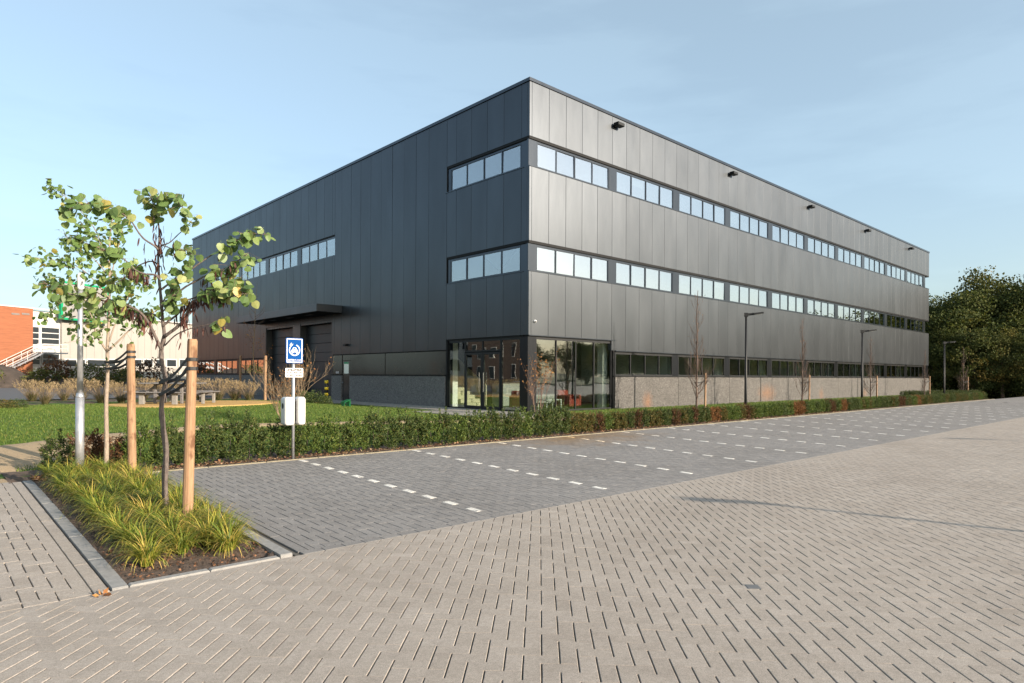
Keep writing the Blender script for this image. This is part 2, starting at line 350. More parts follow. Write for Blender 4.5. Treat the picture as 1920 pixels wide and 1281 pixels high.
def aggmat():
    m, n, b = newmat('exposed_aggregate_concrete')
    g = N(n, 'ShaderNodeNewGeometry').outputs['Position']
    v = N(n, 'ShaderNodeTexVoronoi'); v.inputs['Scale'].default_value = 48; n.links.new(g, v.inputs['Vector'])
    sep = N(n, 'ShaderNodeSeparateColor'); n.links.new(v.outputs['Color'], sep.inputs[0])
    c = ramp(n, sep.outputs[0], [(0.0, (0.026, 0.024, 0.023)), (0.35, (0.058, 0.054, 0.050)), (0.7, (0.090, 0.085, 0.078)), (1.0, (0.18, 0.172, 0.165))])
    big = noise(n, 0.7, 5, 0.6, g); c = mixc(n, 1.0, c, ramp(n, big, [(0.3, (0.82, 0.82, 0.82)), (0.65, (1, 1, 1))]), 'MULTIPLY')
    # rust-water splashes: a few places along the sunlit wall, stronger towards the ground
    tot = None
    for cx, cz, rx, rz, amt in ((7.6, 0.25, 0.75, 1.0, 0.75), (19.2, 0.5, 2.2, 1.0, 0.7), (26.8, 0.3, 0.8, 0.9, 0.5), (34.5, 0.3, 1.2, 0.8, 0.45), (12.2, 0.1, 0.5, 0.7, 0.3)):
        mpn = N(n, 'ShaderNodeMapping'); mpn.inputs['Location'].default_value = (-cx / rx, 0, -cz / rz); mpn.inputs['Scale'].default_value = (1 / rx, 0.0, 1 / rz)
        n.links.new(g, mpn.inputs[0]); ln = N(n, 'ShaderNodeVectorMath', operation='LENGTH'); n.links.new(mpn.outputs[0], ln.inputs[0])
        ad = N(n, 'ShaderNodeMath', operation='ADD'); n.links.new(ln.outputs['Value'], ad.inputs[0]); n2 = N(n, 'ShaderNodeMath', operation='MULTIPLY'); n2.inputs[1].default_value = 0.8
        n.links.new(noise(n, 5.0, 5, 0.7, g), n2.inputs[0]); n.links.new(n2.outputs[0], ad.inputs[1])
        k = ramp(n, ad.outputs[0], [(0.4, (amt,) * 3), (1.0, (0, 0, 0))]); tot = k if tot is None else mixc(n, 1.0, tot, k, 'LIGHTEN')
    c = mixc(n, tot, c, mixc(n, 0.7, c, (0.20, 0.085, 0.030)))
    n.links.new(c, b.inputs['Base Color']); b.inputs['Roughness'].default_value = 0.85; bumpn(n, b, v.outputs['Distance'], 0.5, 0.006); return m
M['agg'] = aggmat()
def aggmat_shade():  # same plinth concrete; lit and unlit side kept apart by tone
    m, n, b = newmat('shade_side_aggregate')
    g = N(n, 'ShaderNodeNewGeometry').outputs['Position']; v = N(n, 'ShaderNodeTexVoronoi'); v.inputs['Scale'].default_value = 48; n.links.new(g, v.inputs['Vector'])
    sep = N(n, 'ShaderNodeSeparateColor'); n.links.new(v.outputs['Color'], sep.inputs[0])
    n.links.new(ramp(n, sep.outputs[0], [(0.0, (0.05, 0.048, 0.045)), (0.6, (0.13, 0.125, 0.118)), (1.0, (0.26, 0.25, 0.24))]), b.inputs['Base Color']); b.inputs['Roughness'].default_value = 0.85; return m
M['agg_shade_side'] = aggmat_shade()
GREENLEAF = [(0.0, (0.095, 0.165, 0.055)), (0.40, (0.165, 0.25, 0.085)), (0.75, (0.265, 0.34, 0.135)), (0.94, (0.38, 0.38, 0.14)), (1.0, (0.48, 0.35, 0.08))]
M['leaf_obj'] = leafmat('judas_leaf', GREENLEAF, 0.42, 0.38, 'object', 0.5)
M['leaf_tone'] = leafmat('judas_leaf_small', [(0.0, (0.08, 0.145, 0.04)), (0.6, (0.16, 0.245, 0.075)), (0.9, (0.25, 0.31, 0.10)), (1.0, (0.38, 0.32, 0.08))], 0.45, 0.35)
M['pod'] = leafmat('seed_pod', [(0.0, (0.030, 0.010, 0.008)), (0.7, (0.070, 0.022, 0.015)), (1.0, (0.15, 0.052, 0.028))], 0.6, 0.12, 'object')
M['yew'] = leafmat('yew_needles', [(0.0, (0.016, 0.032, 0.007)), (0.5, (0.048, 0.078, 0.017)), (0.85, (0.105, 0.130, 0.030)), (1.0, (0.17, 0.14, 0.04))], 0.6, 0.2)
M['yew_bright'] = leafmat('yew_bright', [(0.0, (0.022, 0.050, 0.009)), (0.5, (0.075, 0.125, 0.022)), (1.0, (0.18, 0.20, 0.04))], 0.6, 0.22)
M['yew_mix'] = leafmat('yew_bronzed', [(0.0, (0.022, 0.032, 0.009)), (0.45, (0.080, 0.085, 0.018)), (0.8, (0.165, 0.120, 0.028)), (1.0, (0.21, 0.10, 0.03))], 0.6, 0.2)
M['yew_brown'] = leafmat('yew_browned', [(0.0, (0.030, 0.016, 0.010)), (0.6, (0.10, 0.048, 0.020)), (1.0, (0.19, 0.085, 0.030))], 0.7, 0.2)
M['yew_orange'] = leafmat('yew_dead_orange', [(0.0, (0.08, 0.036, 0.014)), (0.6, (0.20, 0.090, 0.030)), (1.0, (0.31, 0.145, 0.05))], 0.7, 0.2)
M['sedge'] = leafmat('sedge_blades', [(0.0, (0.07, 0.13, 0.018)), (0.40, (0.19, 0.24, 0.035)), (0.75, (0.40, 0.35, 0.06)), (1.0, (0.58, 0.40, 0.12))], 0.5, 0.3)
M['plume'] = leafmat('grass_plumes', [(0.0, (0.15, 0.13, 0.045)), (0.5, (0.34, 0.25, 0.13)), (1.0, (0.52, 0.40, 0.26))], 0.8, 0.35)
M['fountain'] = leafmat('fountain_grass_blades', [(0.0, (0.075, 0.085, 0.025)), (0.5, (0.17, 0.145, 0.055)), (1.0, (0.32, 0.25, 0.12))], 0.7, 0.3)
M['turf'] = leafmat('turf_blades', [(0.0, (0.052, 0.095, 0.013)), (0.6, (0.095, 0.158, 0.023)), (0.92, (0.15, 0.205, 0.036)), (1.0, (0.24, 0.20, 0.06))], 0.6, 0.3)
M['oak'] = leafmat('woodland_leaves', [(0.0, (0.040, 0.055, 0.020)), (0.5, (0.088, 0.108, 0.034)), (0.85, (0.155, 0.150, 0.046)), (1.0, (0.20, 0.145, 0.045))], 0.75, 0.25, 'tone', 0.15)
M['oak2'] = leafmat('autumn_woodland_leaves', [(0.0, (0.040, 0.050, 0.018)), (0.5, (0.098, 0.108, 0.034)), (0.85, (0.175, 0.155, 0.046)), (1.0, (0.22, 0.15, 0.045))], 0.75, 0.25, 'tone', 0.15)
M['dryleaf'] = leafmat('dry_leaf', [(0.0, (0.13, 0.055, 0.022)), (0.6, (0.30, 0.13, 0.045)), (1.0, (0.48, 0.26, 0.09))], 0.7, 0.3)
M['litter'] = leafmat('leaf_litter', [(0.0, (0.10, 0.05, 0.03)), (0.6, (0.24, 0.12, 0.06)), (1.0, (0.46, 0.33, 0.20))], 0.8, 0.1)

# ------------------------------------------------------------------ foliage generators
def rand_unit(n, rng):
    d = rng.normal(size=(n, 3)); return d / np.linalg.norm(d, axis=1)[:, None]
def leaf_quads(C, size, aspect, rng, up_bias=0.0, dirs=None, fold=0.25):
    """one folded leaf (2 quads sharing a midrib) per centre; returns V, Q"""
    n = len(C); d = rand_unit(n, rng) if dirs is None else dirs
    d = d / np.linalg.norm(d, axis=1)[:, None]
    nn = rand_unit(n, rng); nn[:, 2] += up_bias
    s = np.cross(d, nn); s /= np.maximum(np.linalg.norm(s, axis=1), 1e-6)[:, None]; u = np.cross(s, d)
    L = (size * (0.7 + 0.6 * rng.random(n)))[:, None]; W = L * aspect * 0.5
    a = C; b = C + d * L; mid = C + d * L * 0.45
    l = mid + s * W + u * W * fold; r = mid - s * W + u * W * fold
    V = np.stack([a, l, b, r], 1).reshape(-1, 3); Q = np.arange(4 * n).reshape(n, 4)
    return V, Q
def curve_pts(pts, n):
    """Catmull-Rom resample"""
    P = np.array(pts, float); P = np.vstack([2 * P[0] - P[1], P, 2 * P[-1] - P[-2]]); o = []
    m = len(P) - 3
    for t in np.linspace(0, m - 1e-6, n):
        i = int(t); f = t - i; p0, p1, p2, p3 = P[i:i + 4]
        o.append(0.5 * ((2 * p1) + (-p0 + p2) * f + (2 * p0 - 5 * p1 + 4 * p2 - p3) * f * f + (-p0 + 3 * p1 - 3 * p2 + p3) * f ** 3))
    return np.array(o)
def grow(mb, p, d, L, r, depth, rng, spread=0.6, upw=0.25, tips=None, kids=(2, 4), n=5):
    p = np.array(p, float); d = np.array(d, float); d /= np.linalg.norm(d); pts = [p.copy()]; seg = 4
    for i in range(seg):
        d = d + rng.normal(size=3) * 0.10 + np.array([0, 0, upw * 0.12]); d /= np.linalg.norm(d); p = p + d * L / seg; pts.append(p.copy())
    mb.tube(pts, [r * (1 - 0.6 * i / seg) for i in range(seg + 1)], n if r > 0.008 else 4, cap=False)
    if tips is not None and depth <= 1: tips += pts[2:]
    if depth > 0:
        for k in range(rng.integers(kids[0], kids[1] + 1)):
            t = 0.3 + 0.7 * rng.random(); i = min(seg - 1, int(t * seg)); q = pts[i] + (pts[i + 1] - pts[i]) * (t * seg - i)
            s = rand_unit(1, rng)[0]; e = d + s * spread; e[2] += upw
            grow(mb, q, e, L * (0.45 + 0.25 * rng.random()), r * 0.5, depth - 1, rng, spread, upw, tips, kids, n)

# ================================================================== GROUND
YB = -11.85                                         # line between the drive and the parking bays
YK = -6.25                                          # kerb in front of the hedge
def zp(x, y):
    """paved surface: level drive, bays rising gently to the hedge kerb"""
    return -0.30 + np.clip((np.asarray(y, float) - YB) / (YK - YB), 0, 1) * 0.15
def sm(a, b, t):
    t = np.clip((np.asarray(t, float) - a) / (b - a), 0, 1); return t * t * (3 - 2 * t)
def zl(x, y):
    """garden surface behind the hedge: rises to the wall, low mound under the lawn"""
    x = np.asarray(x, float); y = np.asarray(y, float)
    base = -0.15 + 0.13 * sm(-5.6, -1.5, y)
    return base + 0.25 * sm(0.0, 7.0, y) * sm(-2.0, -6.0, x) * sm(23, 16, y)
struct('ground', MB().add([(-900, -900, -0.6), (900, -900, -0.6), (900, 900, -0.6), (-900, 900, -0.6)], [(0, 1, 2, 3)]), M['field'])

WB = 0.1115                                         # brick module
GU, GV = 0.0039, 0.0003                             # half joints, open joints run along local Y
def herring(x0, x1, y0, y1, ang):
    """centres of a 2:1 herringbone covering a world box; returns (cx, cy, rot, vertical?)"""
    c, s = math.cos(ang), math.sin(ang)
    cs = [((x * c + y * s) / WB, (-x * s + y * c) / WB) for x in (x0, x1) for y in (y0, y1)]
    i0, i1 = math.floor(min(p[0] for p in cs)) - 3, math.ceil(max(p[0] for p in cs)) + 3
    j0, j1 = math.floor(min(p[1] for p in cs)) - 3, math.ceil(max(p[1] for p in cs)) + 3
    I, J = np.meshgrid(np.arange(i0, i1), np.arange(j0, j1), indexing='ij'); k = (I + J) % 4
    H = k == 0; V = k == 2
    U = np.concatenate([(I[H] + 1.0), (I[V] + 0.5)]) * WB; W_ = np.concatenate([(J[H] + 0.5), (J[V] + 1.0)]) * WB
    vert = np.concatenate([np.zeros(H.sum(), bool), np.ones(V.sum(), bool)])
    X = U * c - W_ * s; Y = U * s + W_ * c; ok = (X > x0) & (X < x1) & (Y > y0) & (Y < y1)
    return X[ok], Y[ok], vert[ok]
def brick_half(vert): return (np.where(vert, WB / 2, WB) - GU, np.where(vert, WB, WB / 2) - GV)
CH = 0.0035
def brick_template(hx, hy):
    hx = np.asarray(hx, float)[:, None]; hy = np.asarray(hy, float)[:, None]
    sx = np.array([-1, 1, 1, -1]); sy = np.array([-1, -1, 1, 1])
    x = np.concatenate([sx * (hx - CH), sx * hx, sx * hx], 1); y = np.concatenate([sy * (hy - 0.0003), sy * hy, sy * hy], 1)
    z = np.concatenate([np.zeros(4), np.full(4, -0.0035), np.full(4, -0.02)])[None, :].repeat(len(hx), 0)
    return x, y, z
BQ = [[0, 1, 2, 3]] + [[4 + k, 4 + (k + 1) % 4, (k + 1) % 4, k] for k in range(4)] + [[8 + k, 8 + (k + 1) % 4, 4 + (k + 1) % 4, 4 + k] for k in range(4)]
def brick_field(name, X, Y, vert, ang, mat, parent, rng):
    hx, hy = brick_half(vert); x, y, z = brick_template(hx, hy); n = len(X)
    a = ang + rng.normal(size=n) * 0.006; c, s = np.cos(a)[:, None], np.sin(a)[:, None]
    wx = X[:, None] + x * c - y * s; wy = Y[:, None] + x * s + y * c
    tx, ty = rng.normal(size=(n, 1)) * 0.003, rng.normal(size=(n, 1)) * 0.003
    wz = zp(wx, wy) + z + rng.normal(size=(n, 1)) * 0.0005 + tx * x + ty * y
    V = np.stack([wx, wy, wz], -1).reshape(-1, 3); Q = (np.arange(n)[:, None, None] * 12 + np.array(BQ)[None]).reshape(-1, 4)
    t = np.repeat(np.clip(0.5 + rng.normal(size=n) * 0.16, 0, 1), 9)
    o = link(name, quads_mesh(name, V, Q, mat, t), parent); o['kind'] = 'stuff'; return o
def brick_mesh(hx, hy, mat):
    x, y, z = brick_template(np.array([hx]), np.array([hy])); return quads_mesh('brick', np.stack([x[0], y[0], z[0]], -1), np.array(BQ), mat)
def single_bricks(X, Y, vert, ang, mat, parent, rng):
    ms = [brick_mesh(WB - GU, WB / 2 - GV, mat), brick_mesh(WB / 2 - GU, WB - GV, mat)]
    for x, y, v in zip(X, Y, vert):
        o = link('brick', ms[int(v)], parent); z = float(zp(x, y)); sl = 0.15 / (YK - YB) if y > YB else 0.0
        o.matrix_local = Matrix.Translation((x, y, z + rng.normal() * 0.0005)) @ Matrix.Rotation(sl + rng.normal() * 0.003, 4, 'X') @ Matrix.Rotation(rng.normal() * 0.003, 4, 'Y') @ Matrix.Rotation(ang + rng.normal() * 0.005, 4, 'Z')
def in_view(X, Y, vmax, mx=70, my=60):
    px, py, v = proj(np.stack([X, Y, zp(X, Y)], -1)); return (v > 1.2) & (v < vmax) & (px > -mx) & (px < 1920 + mx) & (py < 1281 + my)
def split_near(X, Y, vert, nmax=300):
    px, py, v = proj(np.stack([X, Y, zp(X, Y)], -1)); vis = (px > 0) & (px < 1920) & (py < 1281) & (v > 0)
    key = np.where(vis, v, 1e9); idx = np.argsort(key)[:nmax]; m = np.zeros(len(X), bool); m[idx] = True; return m
def clip_poly(P, y):                                # keep the part below y
    o = []
    for i in range(len(P)):
        a, b = P[i], P[(i + 1) % len(P)]
        if a[1] <= y: o.append(a)
        if (a[1] <= y) != (b[1] <= y):
            t = (y - a[1]) / (b[1] - a[1]); o.append((a[0] + t * (b[0] - a[0]), y))
    return o

def box_clip(X, Y, vert, x0, x1, y0, y1):
    """split a square-laid field into whole bricks and bricks cut to the edge of the box"""
    hx, hy = brick_half(vert); full = (X - hx > x0) & (X + hx < x1) & (Y - hy > y0) & (Y + hy < y1); mb = MB()
    for x, y, a, b in zip(X[~full], Y[~full], hx[~full], hy[~full]):
        xa, xb, ya, yb = max(x - a, x0), min(x + a, x1), max(y - b, y0), min(y + b, y1)
        if xb - xa > 0.012 and yb - ya > 0.012:
            z0, z1 = float(zp(x, ya)), float(zp(x, yb)); mb.add([(xa, ya, z0 - 0.02), (xb, ya, z0 - 0.02), (xb, yb, z1 - 0.02), (xa, yb, z1 - 0.02), (xa, ya, z0 - 0.0004), (xb, ya, z0 - 0.0004), (xb, yb, z1 - 0.0004), (xa, yb, z1 - 0.0004)], [(4, 5, 6, 7), (0, 1, 5, 4), (1, 2, 6, 5), (2, 3, 7, 6), (3, 0, 4, 7)])
    return full, mb
def sheet_cells(name, x0, x1, y0, y1, cell, keep, mat, parent, dz):
    xs = np.arange(x0, x1, cell); ys = np.arange(y0, y1, cell); V = []; Q = []
    for x in xs:
        for y in ys:
            xa, ya = min(x + cell, x1), min(y + cell, y1)
            if keep((x + xa) / 2, (y + ya) / 2):
                b = len(V); V += [(px_, py_, float(zp(px_, py_)) + dz) for px_, py_ in ((x, y), (xa, y), (xa, ya), (x, ya))]; Q.append((b, b + 1, b + 2, b + 3))
    if Q: return link(name, quads_mesh(name, np.array(V), np.array(Q), mat), parent)

VMAX = 44.0
def cellmask(X, Y):
    """1 m cells near enough for single bricks"""
    cx, cy = np.floor(X) + 0.5, np.floor(Y) + 0.5; return in_view(cx, cy, VMAX, 500, 900)
# ---- drive, beige herringbone laid diagonally
road = struct('road', MB().add([(-60, -70, -0.318), (120, -70, -0.318), (120, YB, -0.318), (-60, YB, -0.318)], [(0, 1, 2, 3)]), M['joint'], 'drive of beige concrete pavers laid in diagonal herringbone')
A45 = R_(-45)
X, Y, vt = herring(-24, 42, -46, YB + 0.2, A45); k = cellmask(X, Y); X, Y, vt = X[k], Y[k], vt[k]
hx, hy = brick_half(vt); top = Y + (hx + hy) * math.sin(R_(45)); bot = Y - (hx + hy) * math.sin(R_(45))
edge = (top > YB - 0.002) & (bot < YB - 0.01); full = top <= YB - 0.002
mb = MB()
for x, y, a, b in zip(X[edge], Y[edge], hx[edge], hy[edge]):
    c, s = math.cos(A45), math.sin(A45); P = clip_poly([(x + i * a * c - j * b * s, y + i * a * s + j * b * c) for i, j in ((-1, -1), (1, -1), (1, 1), (-1, 1))], YB - 0.003)
    if len(P) > 2: mb.poly(P, -0.318, -0.3004)
cut = ob('cut_bricks', mb, M['beige_noise'], road); cut['kind'] = 'stuff'
X, Y, vt = X[full], Y[full], vt[full]; near = split_near(X, Y, vt)
single_bricks(X[near], Y[near], vt[near], A45, M['beige_object'], road, RNG)
brick_field('paving_bricks', X[~near], Y[~near], vt[~near], A45, M['beige_tone'], road, RNG)
sheet_cells('far_paving', -60, 120, -70, YB, 1.0, lambda x, y: not cellmask(np.array([x]), np.array([y]))[0], M['beige_noise'], road, -0.002)
# ---- parking bays, grey herringbone square to the kerb
bays = struct('parking_bays', MB().add([(-14.50, YB, -0.318), (90, YB, -0.318), (90, YK, -0.168), (-14.50, YK, -0.168)], [(0, 1, 2, 3)]), M['joint'], 'parking bays of dark grey pavers with white brick markings')
X, Y, vt = herring(-14.5, 60, YB, YK + 0.1, 0.0); k = cellmask(X, Y); X, Y, vt = X[k], Y[k], vt[k]
full, mb = box_clip(X, Y, vt, -14.335, 60, YB + 0.118, YK - 0.003); ob('cut_bricks', mb, M['grey_noise'], bays)['kind'] = 'stuff'; X, Y, vt = X[full], Y[full], vt[full]
nc = int((60 + 14.4) / (2 * WB)); cx = -14.44 + (np.arange(nc) + 0.5) * 2 * WB; k = cellmask(cx, np.full(nc, YB + 0.06))   # edge course along the drive
X = np.concatenate([X, cx[k]]); Y = np.concatenate([Y, np.full(k.sum(), YB + 0.06)]); vt = np.concatenate([vt, np.zeros(k.sum(), bool)])
nc = int((YK - YB - 0.12) / (2 * WB)); cy = YB + 0.115 + (np.arange(nc) + 0.5) * 2 * WB                                      # edge course along the planter
X = np.concatenate([X, np.full(nc, -14.395)]); Y = np.concatenate([Y, cy]); vt = np.concatenate([vt, np.ones(nc, bool)])
near = split_near(X, Y, vt)
single_bricks(X[near], Y[near], vt[near], 0.0, M['grey_object'], bays, RNG)
brick_field('paving_bricks', X[~near], Y[~near], vt[~near], 0.0, M['grey_tone'], bays, RNG)
sheet_cells('far_paving', 14.0, 90, YB + 0.001, YK, 1.0, lambda x, y: not cellmask(np.array([x]), np.array([y]))[0], M['grey_noise'], bays, -0.002)
LX = [-11.93, -9.44, -7.04, -4.66, -2.34, -0.06, 2.2, 4.45, 6.75, 9.1, 11.4, 13.7, 16.0, 18.3, 20.6, 22.9, 25.2, 27.5]
wm = brick_mesh(WB / 2 - GU, WB - GV, M['white_brick'])
for i, lx in enumerate(LX):
    for k in range(11):
        y = -11.36 + k * 0.495
        if y > YK - 0.12: break
        o = link('white_brick', wm, bays); o.matrix_local = Matrix.Translation((lx, y, float(zp(lx, y)) + 0.003)) @ Matrix.Rotation(0.15 / (YK - YB), 4, 'X')
# ---- paved bays left of the planting bed, beige
lot = struct('side_parking', MB().add([(-40, YB, -0.318), (-16.05, YB, -0.318), (-16.05, -5.95, -0.163), (-40, -5.95, -0.163)], [(0, 1, 2, 3)]), M['joint'], 'beige paved bay left of the planting bed')
X, Y, vt = herring(-24, -16.0, YB, -5.9, 0.0); k = cellmask(X, Y); X, Y, vt = X[k], Y[k], vt[k]
full, mb = box_clip(X, Y, vt, -24, -16.172, YB + 0.118, -5.96); ob('cut_bricks', mb, M['beige_noise'], lot)['kind'] = 'stuff'; X, Y, vt = X[full], Y[full], vt[full]
nc = int((-6.0 - YB) / (2 * WB)); cy = YB + 0.02 + (np.arange(nc) + 0.5) * 2 * WB
X = np.concatenate([X, np.full(nc, -16.11)]); Y = np.concatenate([Y, cy]); vt = np.concatenate([vt, np.ones(nc, bool)])
nc = 34; cx = -16.17 - (np.arange(nc) + 0.5) * 2 * WB; X = np.concatenate([X, cx]); Y = np.concatenate([Y, np.full(nc, YB + 0.06)]); vt = np.concatenate([vt, np.zeros(nc, bool)])
near = split_near(X, Y, vt)
single_bricks(X[near], Y[near], vt[near], 0.0, M['beige_object'], lot, RNG)
brick_field('paving_bricks', X[~near], Y[~near], vt[~near], 0.0, M['beige_tone'], lot, RNG)
sheet_cells('far_paving', -40, -18.0, YB + 0.001, -5.95, 1.0, lambda x, y: not cellmask(np.array([x]), np.array([y]))[0], M['beige_noise'], lot, -0.002)
# ---- kerb stones
def kerb_run(root, a, b, width, rise, mat, step=1.0, side=1):
    a, b = np.array(a, float), np.array(b, float); L = np.linalg.norm(b - a); d = (b - a) / L; nrm = np.array([-d[1], d[0]]) * side; n = max(1, round(L / step))
    for i in range(n):
        p, q = a + d * (L * i / n + 0.004), a + d * (L * (i + 1) / n - 0.004); mbk = MB(); c4 = [p, q, q + nrm * width, p + nrm * width]; e = 0.012
        z = [float(zp(*t)) + rise for t in c4]; cen = sum(c4) / 4
        ins = [t + (cen - t) / np.linalg.norm(cen - t) * e for t in c4]
        vs = [(*t, zz - 0.3) for t, zz in zip(c4, z)] + [(*t, zz - 0.010) for t, zz in zip(c4, z)] + [(*t, zz) for t, zz in zip(ins, z)]
        mbk.add(vs, [(8, 9, 10, 11)] + [(4 + k, 4 + (k + 1) % 4, 8 + (k + 1) % 4, 8 + k) for k in range(4)] + [(k, (k + 1) % 4, 4 + (k + 1) % 4, 4 + k) for k in range(4)])
        ob('kerb_stone', mbk, mat, root)
kb = tag(bpy.data.objects.new('planter_kerb', None), 'grey concrete kerb around the planting bed', kind='structure'); COL.objects.link(kb)
kerb_run(kb, (-16.04, YB + 0.02), (-16.04, -6.0), 0.115, 0.010, M['kerb'], 1.0, -1)
kerb_run(kb, (-14.66, YB + 0.02), (-14.66, YK), 0.115, 0.028, M['kerb'], 1.0, -1)
kerb_run(kb, (-15.92, YB + 0.02), (-14.665, YB + 0.02), 0.07, 0.012, M['kerb'], 0.65, 1)
kh = tag(bpy.data.objects.new('hedge_kerb', None), 'low kerb strip between the parking bays and the hedge', kind='structure'); COL.objects.link(kh)
kerb_run(kh, (-14.53, YK), (43.0, YK), 0.065, 0.015, M['kerb_moss'], 1.0, 1)
# ---- planting soil
def strip(name, x0, x1, y0, y1, zf, mat, nx, ny, amp=0.0, kind='structure'):
    xs, ys = np.linspace(x0, x1, nx), np.linspace(y0, y1, ny); XX, YY = np.meshgrid(xs, ys, indexing='ij')
    ZZ = zf(XX, YY) + RNG.normal(size=XX.shape) * amp
    V = np.stack([XX, YY, ZZ], -1).reshape(-1, 3); i, j = np.meshgrid(np.arange(nx - 1), np.arange(ny - 1), indexing='ij'); a = (i * ny + j).ravel()
    o = link(name, quads_mesh(name, V, np.stack([a, a + ny, a + ny + 1, a + 1], 1), mat, smooth=True)); o['kind'] = kind; return o
strip('planting_bed', -15.93, -14.65, YB + 0.09, -5.0, lambda x, y: zp(x, y) + 0.0, M['soil'], 24, 110, 0.012)
strip('path_edge', -40, -16.2, -6.0, -5.2, lambda x, y: -0.152 + 0 * x, M['gravel'], 20, 4)
strip('hedge_bed', -16.2, 43.0, YK + 0.06, -4.9, lambda x, y: -0.16 + 0.02 * sm(YK, -5.4, y), M['soil'], 420, 12, 0.014)
# fallen leaves in front of the hedge and on the bed
n = 2600; cx = -15.9 + 30 * RNG.random(n) ** 1.5; cy = YK + 0.09 + 0.42 * RNG.random(n) ** 1.4
V, Q = leaf_quads(np.stack([cx, cy, np.full(n, -0.135) + RNG.random(n) * 0.02], 1), 0.055, 0.8, RNG, up_bias=2.5, dirs=np.stack([RNG.normal(size=n), RNG.normal(size=n), RNG.normal(size=n) * 0.25], 1))
tag(link('leaf_litter', quads_mesh('leaf_litter', V, Q, M['litter'], RNG.random(n))), 'brown leaf litter on the soil in front of the hedge', 'leaves', kind='stuff')
# ---- lawn
lw = strip('lawn', -34, 0.3, -5.5, 26.5, lambda x, y: zl(x, y), M['lawn'], 70, 66, 0.004)
lw['label'] = 'bright green mown lawn between hedge and dark building'
strip('lawn_verge', 0.3, 43.5, -5.5, 0.0, lambda x, y: zl(x, y), M['lawn'], 104, 12, 0.004)['label'] = 'grass verge between hedge and sunlit facade'
def turf(name, n, sampler, h, parent):
    x, y = sampler(n); z = zl(x, y); a = RNG.random(n) * 2 * math.pi; wd = 0.006 + 0.004 * RNG.random(n); hh = h * (0.6 + 0.8 * RNG.random(n))
    base = np.stack([x, y, z], 1); s = np.stack([np.cos(a), np.sin(a), 0 * a], 1) * wd[:, None]; t = np.stack([RNG.normal(size=n) * 0.012, RNG.normal(size=n) * 0.012, hh], 1)
    V = np.stack([base - s, base + s, base + t], 1).reshape(-1, 3); o = link(name, quads_mesh(name, V, np.arange(3 * n).reshape(n, 3), M['turf'], RNG.random(n)), parent); o['kind'] = 'stuff'; return o
turf('turf_blades', 160000, lambda n: (-16 + 16 * RNG.random(n), -5.0 + 17 * RNG.random(n)), 0.045, lw)
vg = bpy.data.objects['lawn_verge']
turf('turf_blades', 90000, lambda n: (0.35 + 44 * RNG.random(n) ** 1.3, -5.0 + 4.95 * RNG.random(n)), 0.07, vg)
# ---- gravel path behind the hedge, round picnic patch, slab along the shaded wall, asphalt yard
def ribbon(name, pts, wd, mat, dz, n=60):
    P = curve_pts([(*p, 0) for p in pts], n)[:, :2]; W = np.interp(np.linspace(0, 1, n), np.linspace(0, 1, len(wd)), wd)
    T = np.gradient(P, axis=0); T /= np.linalg.norm(T, axis=1)[:, None]; Nn = np.stack([-T[:, 1], T[:, 0]], 1); V = []; m = 7
    for i in range(n):
        for k in range(m):
            q = P[i] + Nn[i] * W[i] * (k / (m - 1) - 0.5) * (1 + 0.05 * math.sin(i * 1.7 + k)); V.append((*q, float(zl(*q)) + dz * (1 if 0 < k < m - 1 else -0.5)))
    Q = [(i * m + k, i * m + k + 1, (i + 1) * m + k + 1, (i + 1) * m + k) for i in range(n - 1) for k in range(m - 1)]
    return struct(name, quads_mesh(name, np.array(V), np.array(Q), mat, smooth=True))
ribbon('gravel_path', [(0.2, -2.7), (-3.2, -2.2), (-8.0, -0.3), (-11.0, 0.5), (-13.4, -0.5), (-15.4, -2.4), (-17.0, -3.9), (-21.0, -5.2)], [1.2, 1.1, 1.0, 1.0, 1.3, 2.3, 2.9, 3.2], M['gravel'], 0.05, 90)
P = [(-8.9 + (3.1 + 0.15 * math.sin(3 * t)) * math.cos(t), 9.5 + (2.5 + 0.2 * math.sin(2 * t)) * math.sin(t)) for t in np.linspace(0, 2 * math.pi, 48, endpoint=False)]
mb = MB(); mb.add([(-8.9, 9.5, float(zl(-8.9, 9.5)) + 0.055)] + [(*p, float(zl(*p)) + 0.050) for p in P] + [(-8.9 + (p[0] + 8.9) * 1.02, 9.5 + (p[1] - 9.5) * 1.02, float(zl(*p)) - 0.02) for p in P],
    [(0, 1 + i, 1 + (i + 1) % 48) for i in range(48)] + [(1 + i, 49 + i, 49 + (i + 1) % 48, 1 + (i + 1) % 48) for i in range(48)])
struct('gravel_patch', mb, M['pit'], 'ochre gravel patch under the picnic table')
def slab_quads(name, quads, z, mat, label=None):
    mb = MB()
    for (x0, x1, y0, y1) in quads: mb.box(x0, x1, y0, y1, z - 0.12, z)
    return struct(name, mb, mat, label)
ws = tag(bpy.data.objects.new('wall_path', None), 'grey paved strip along the foot of the shaded wall', kind='structure'); COL.objects.link(ws)
for k in range(22): ob('paving_slab', MB().cbox(-1.55, -0.02, -1.5 + k * 0.8 + 0.004, -1.5 + (k + 1) * 0.8 - 0.004, -0.1, 0.035, 0.006), M['slab'], ws)
slab_quads('doorstep', [(-3.0, -1.56, -1.9, 3.4)], 0.03, M['slab'])
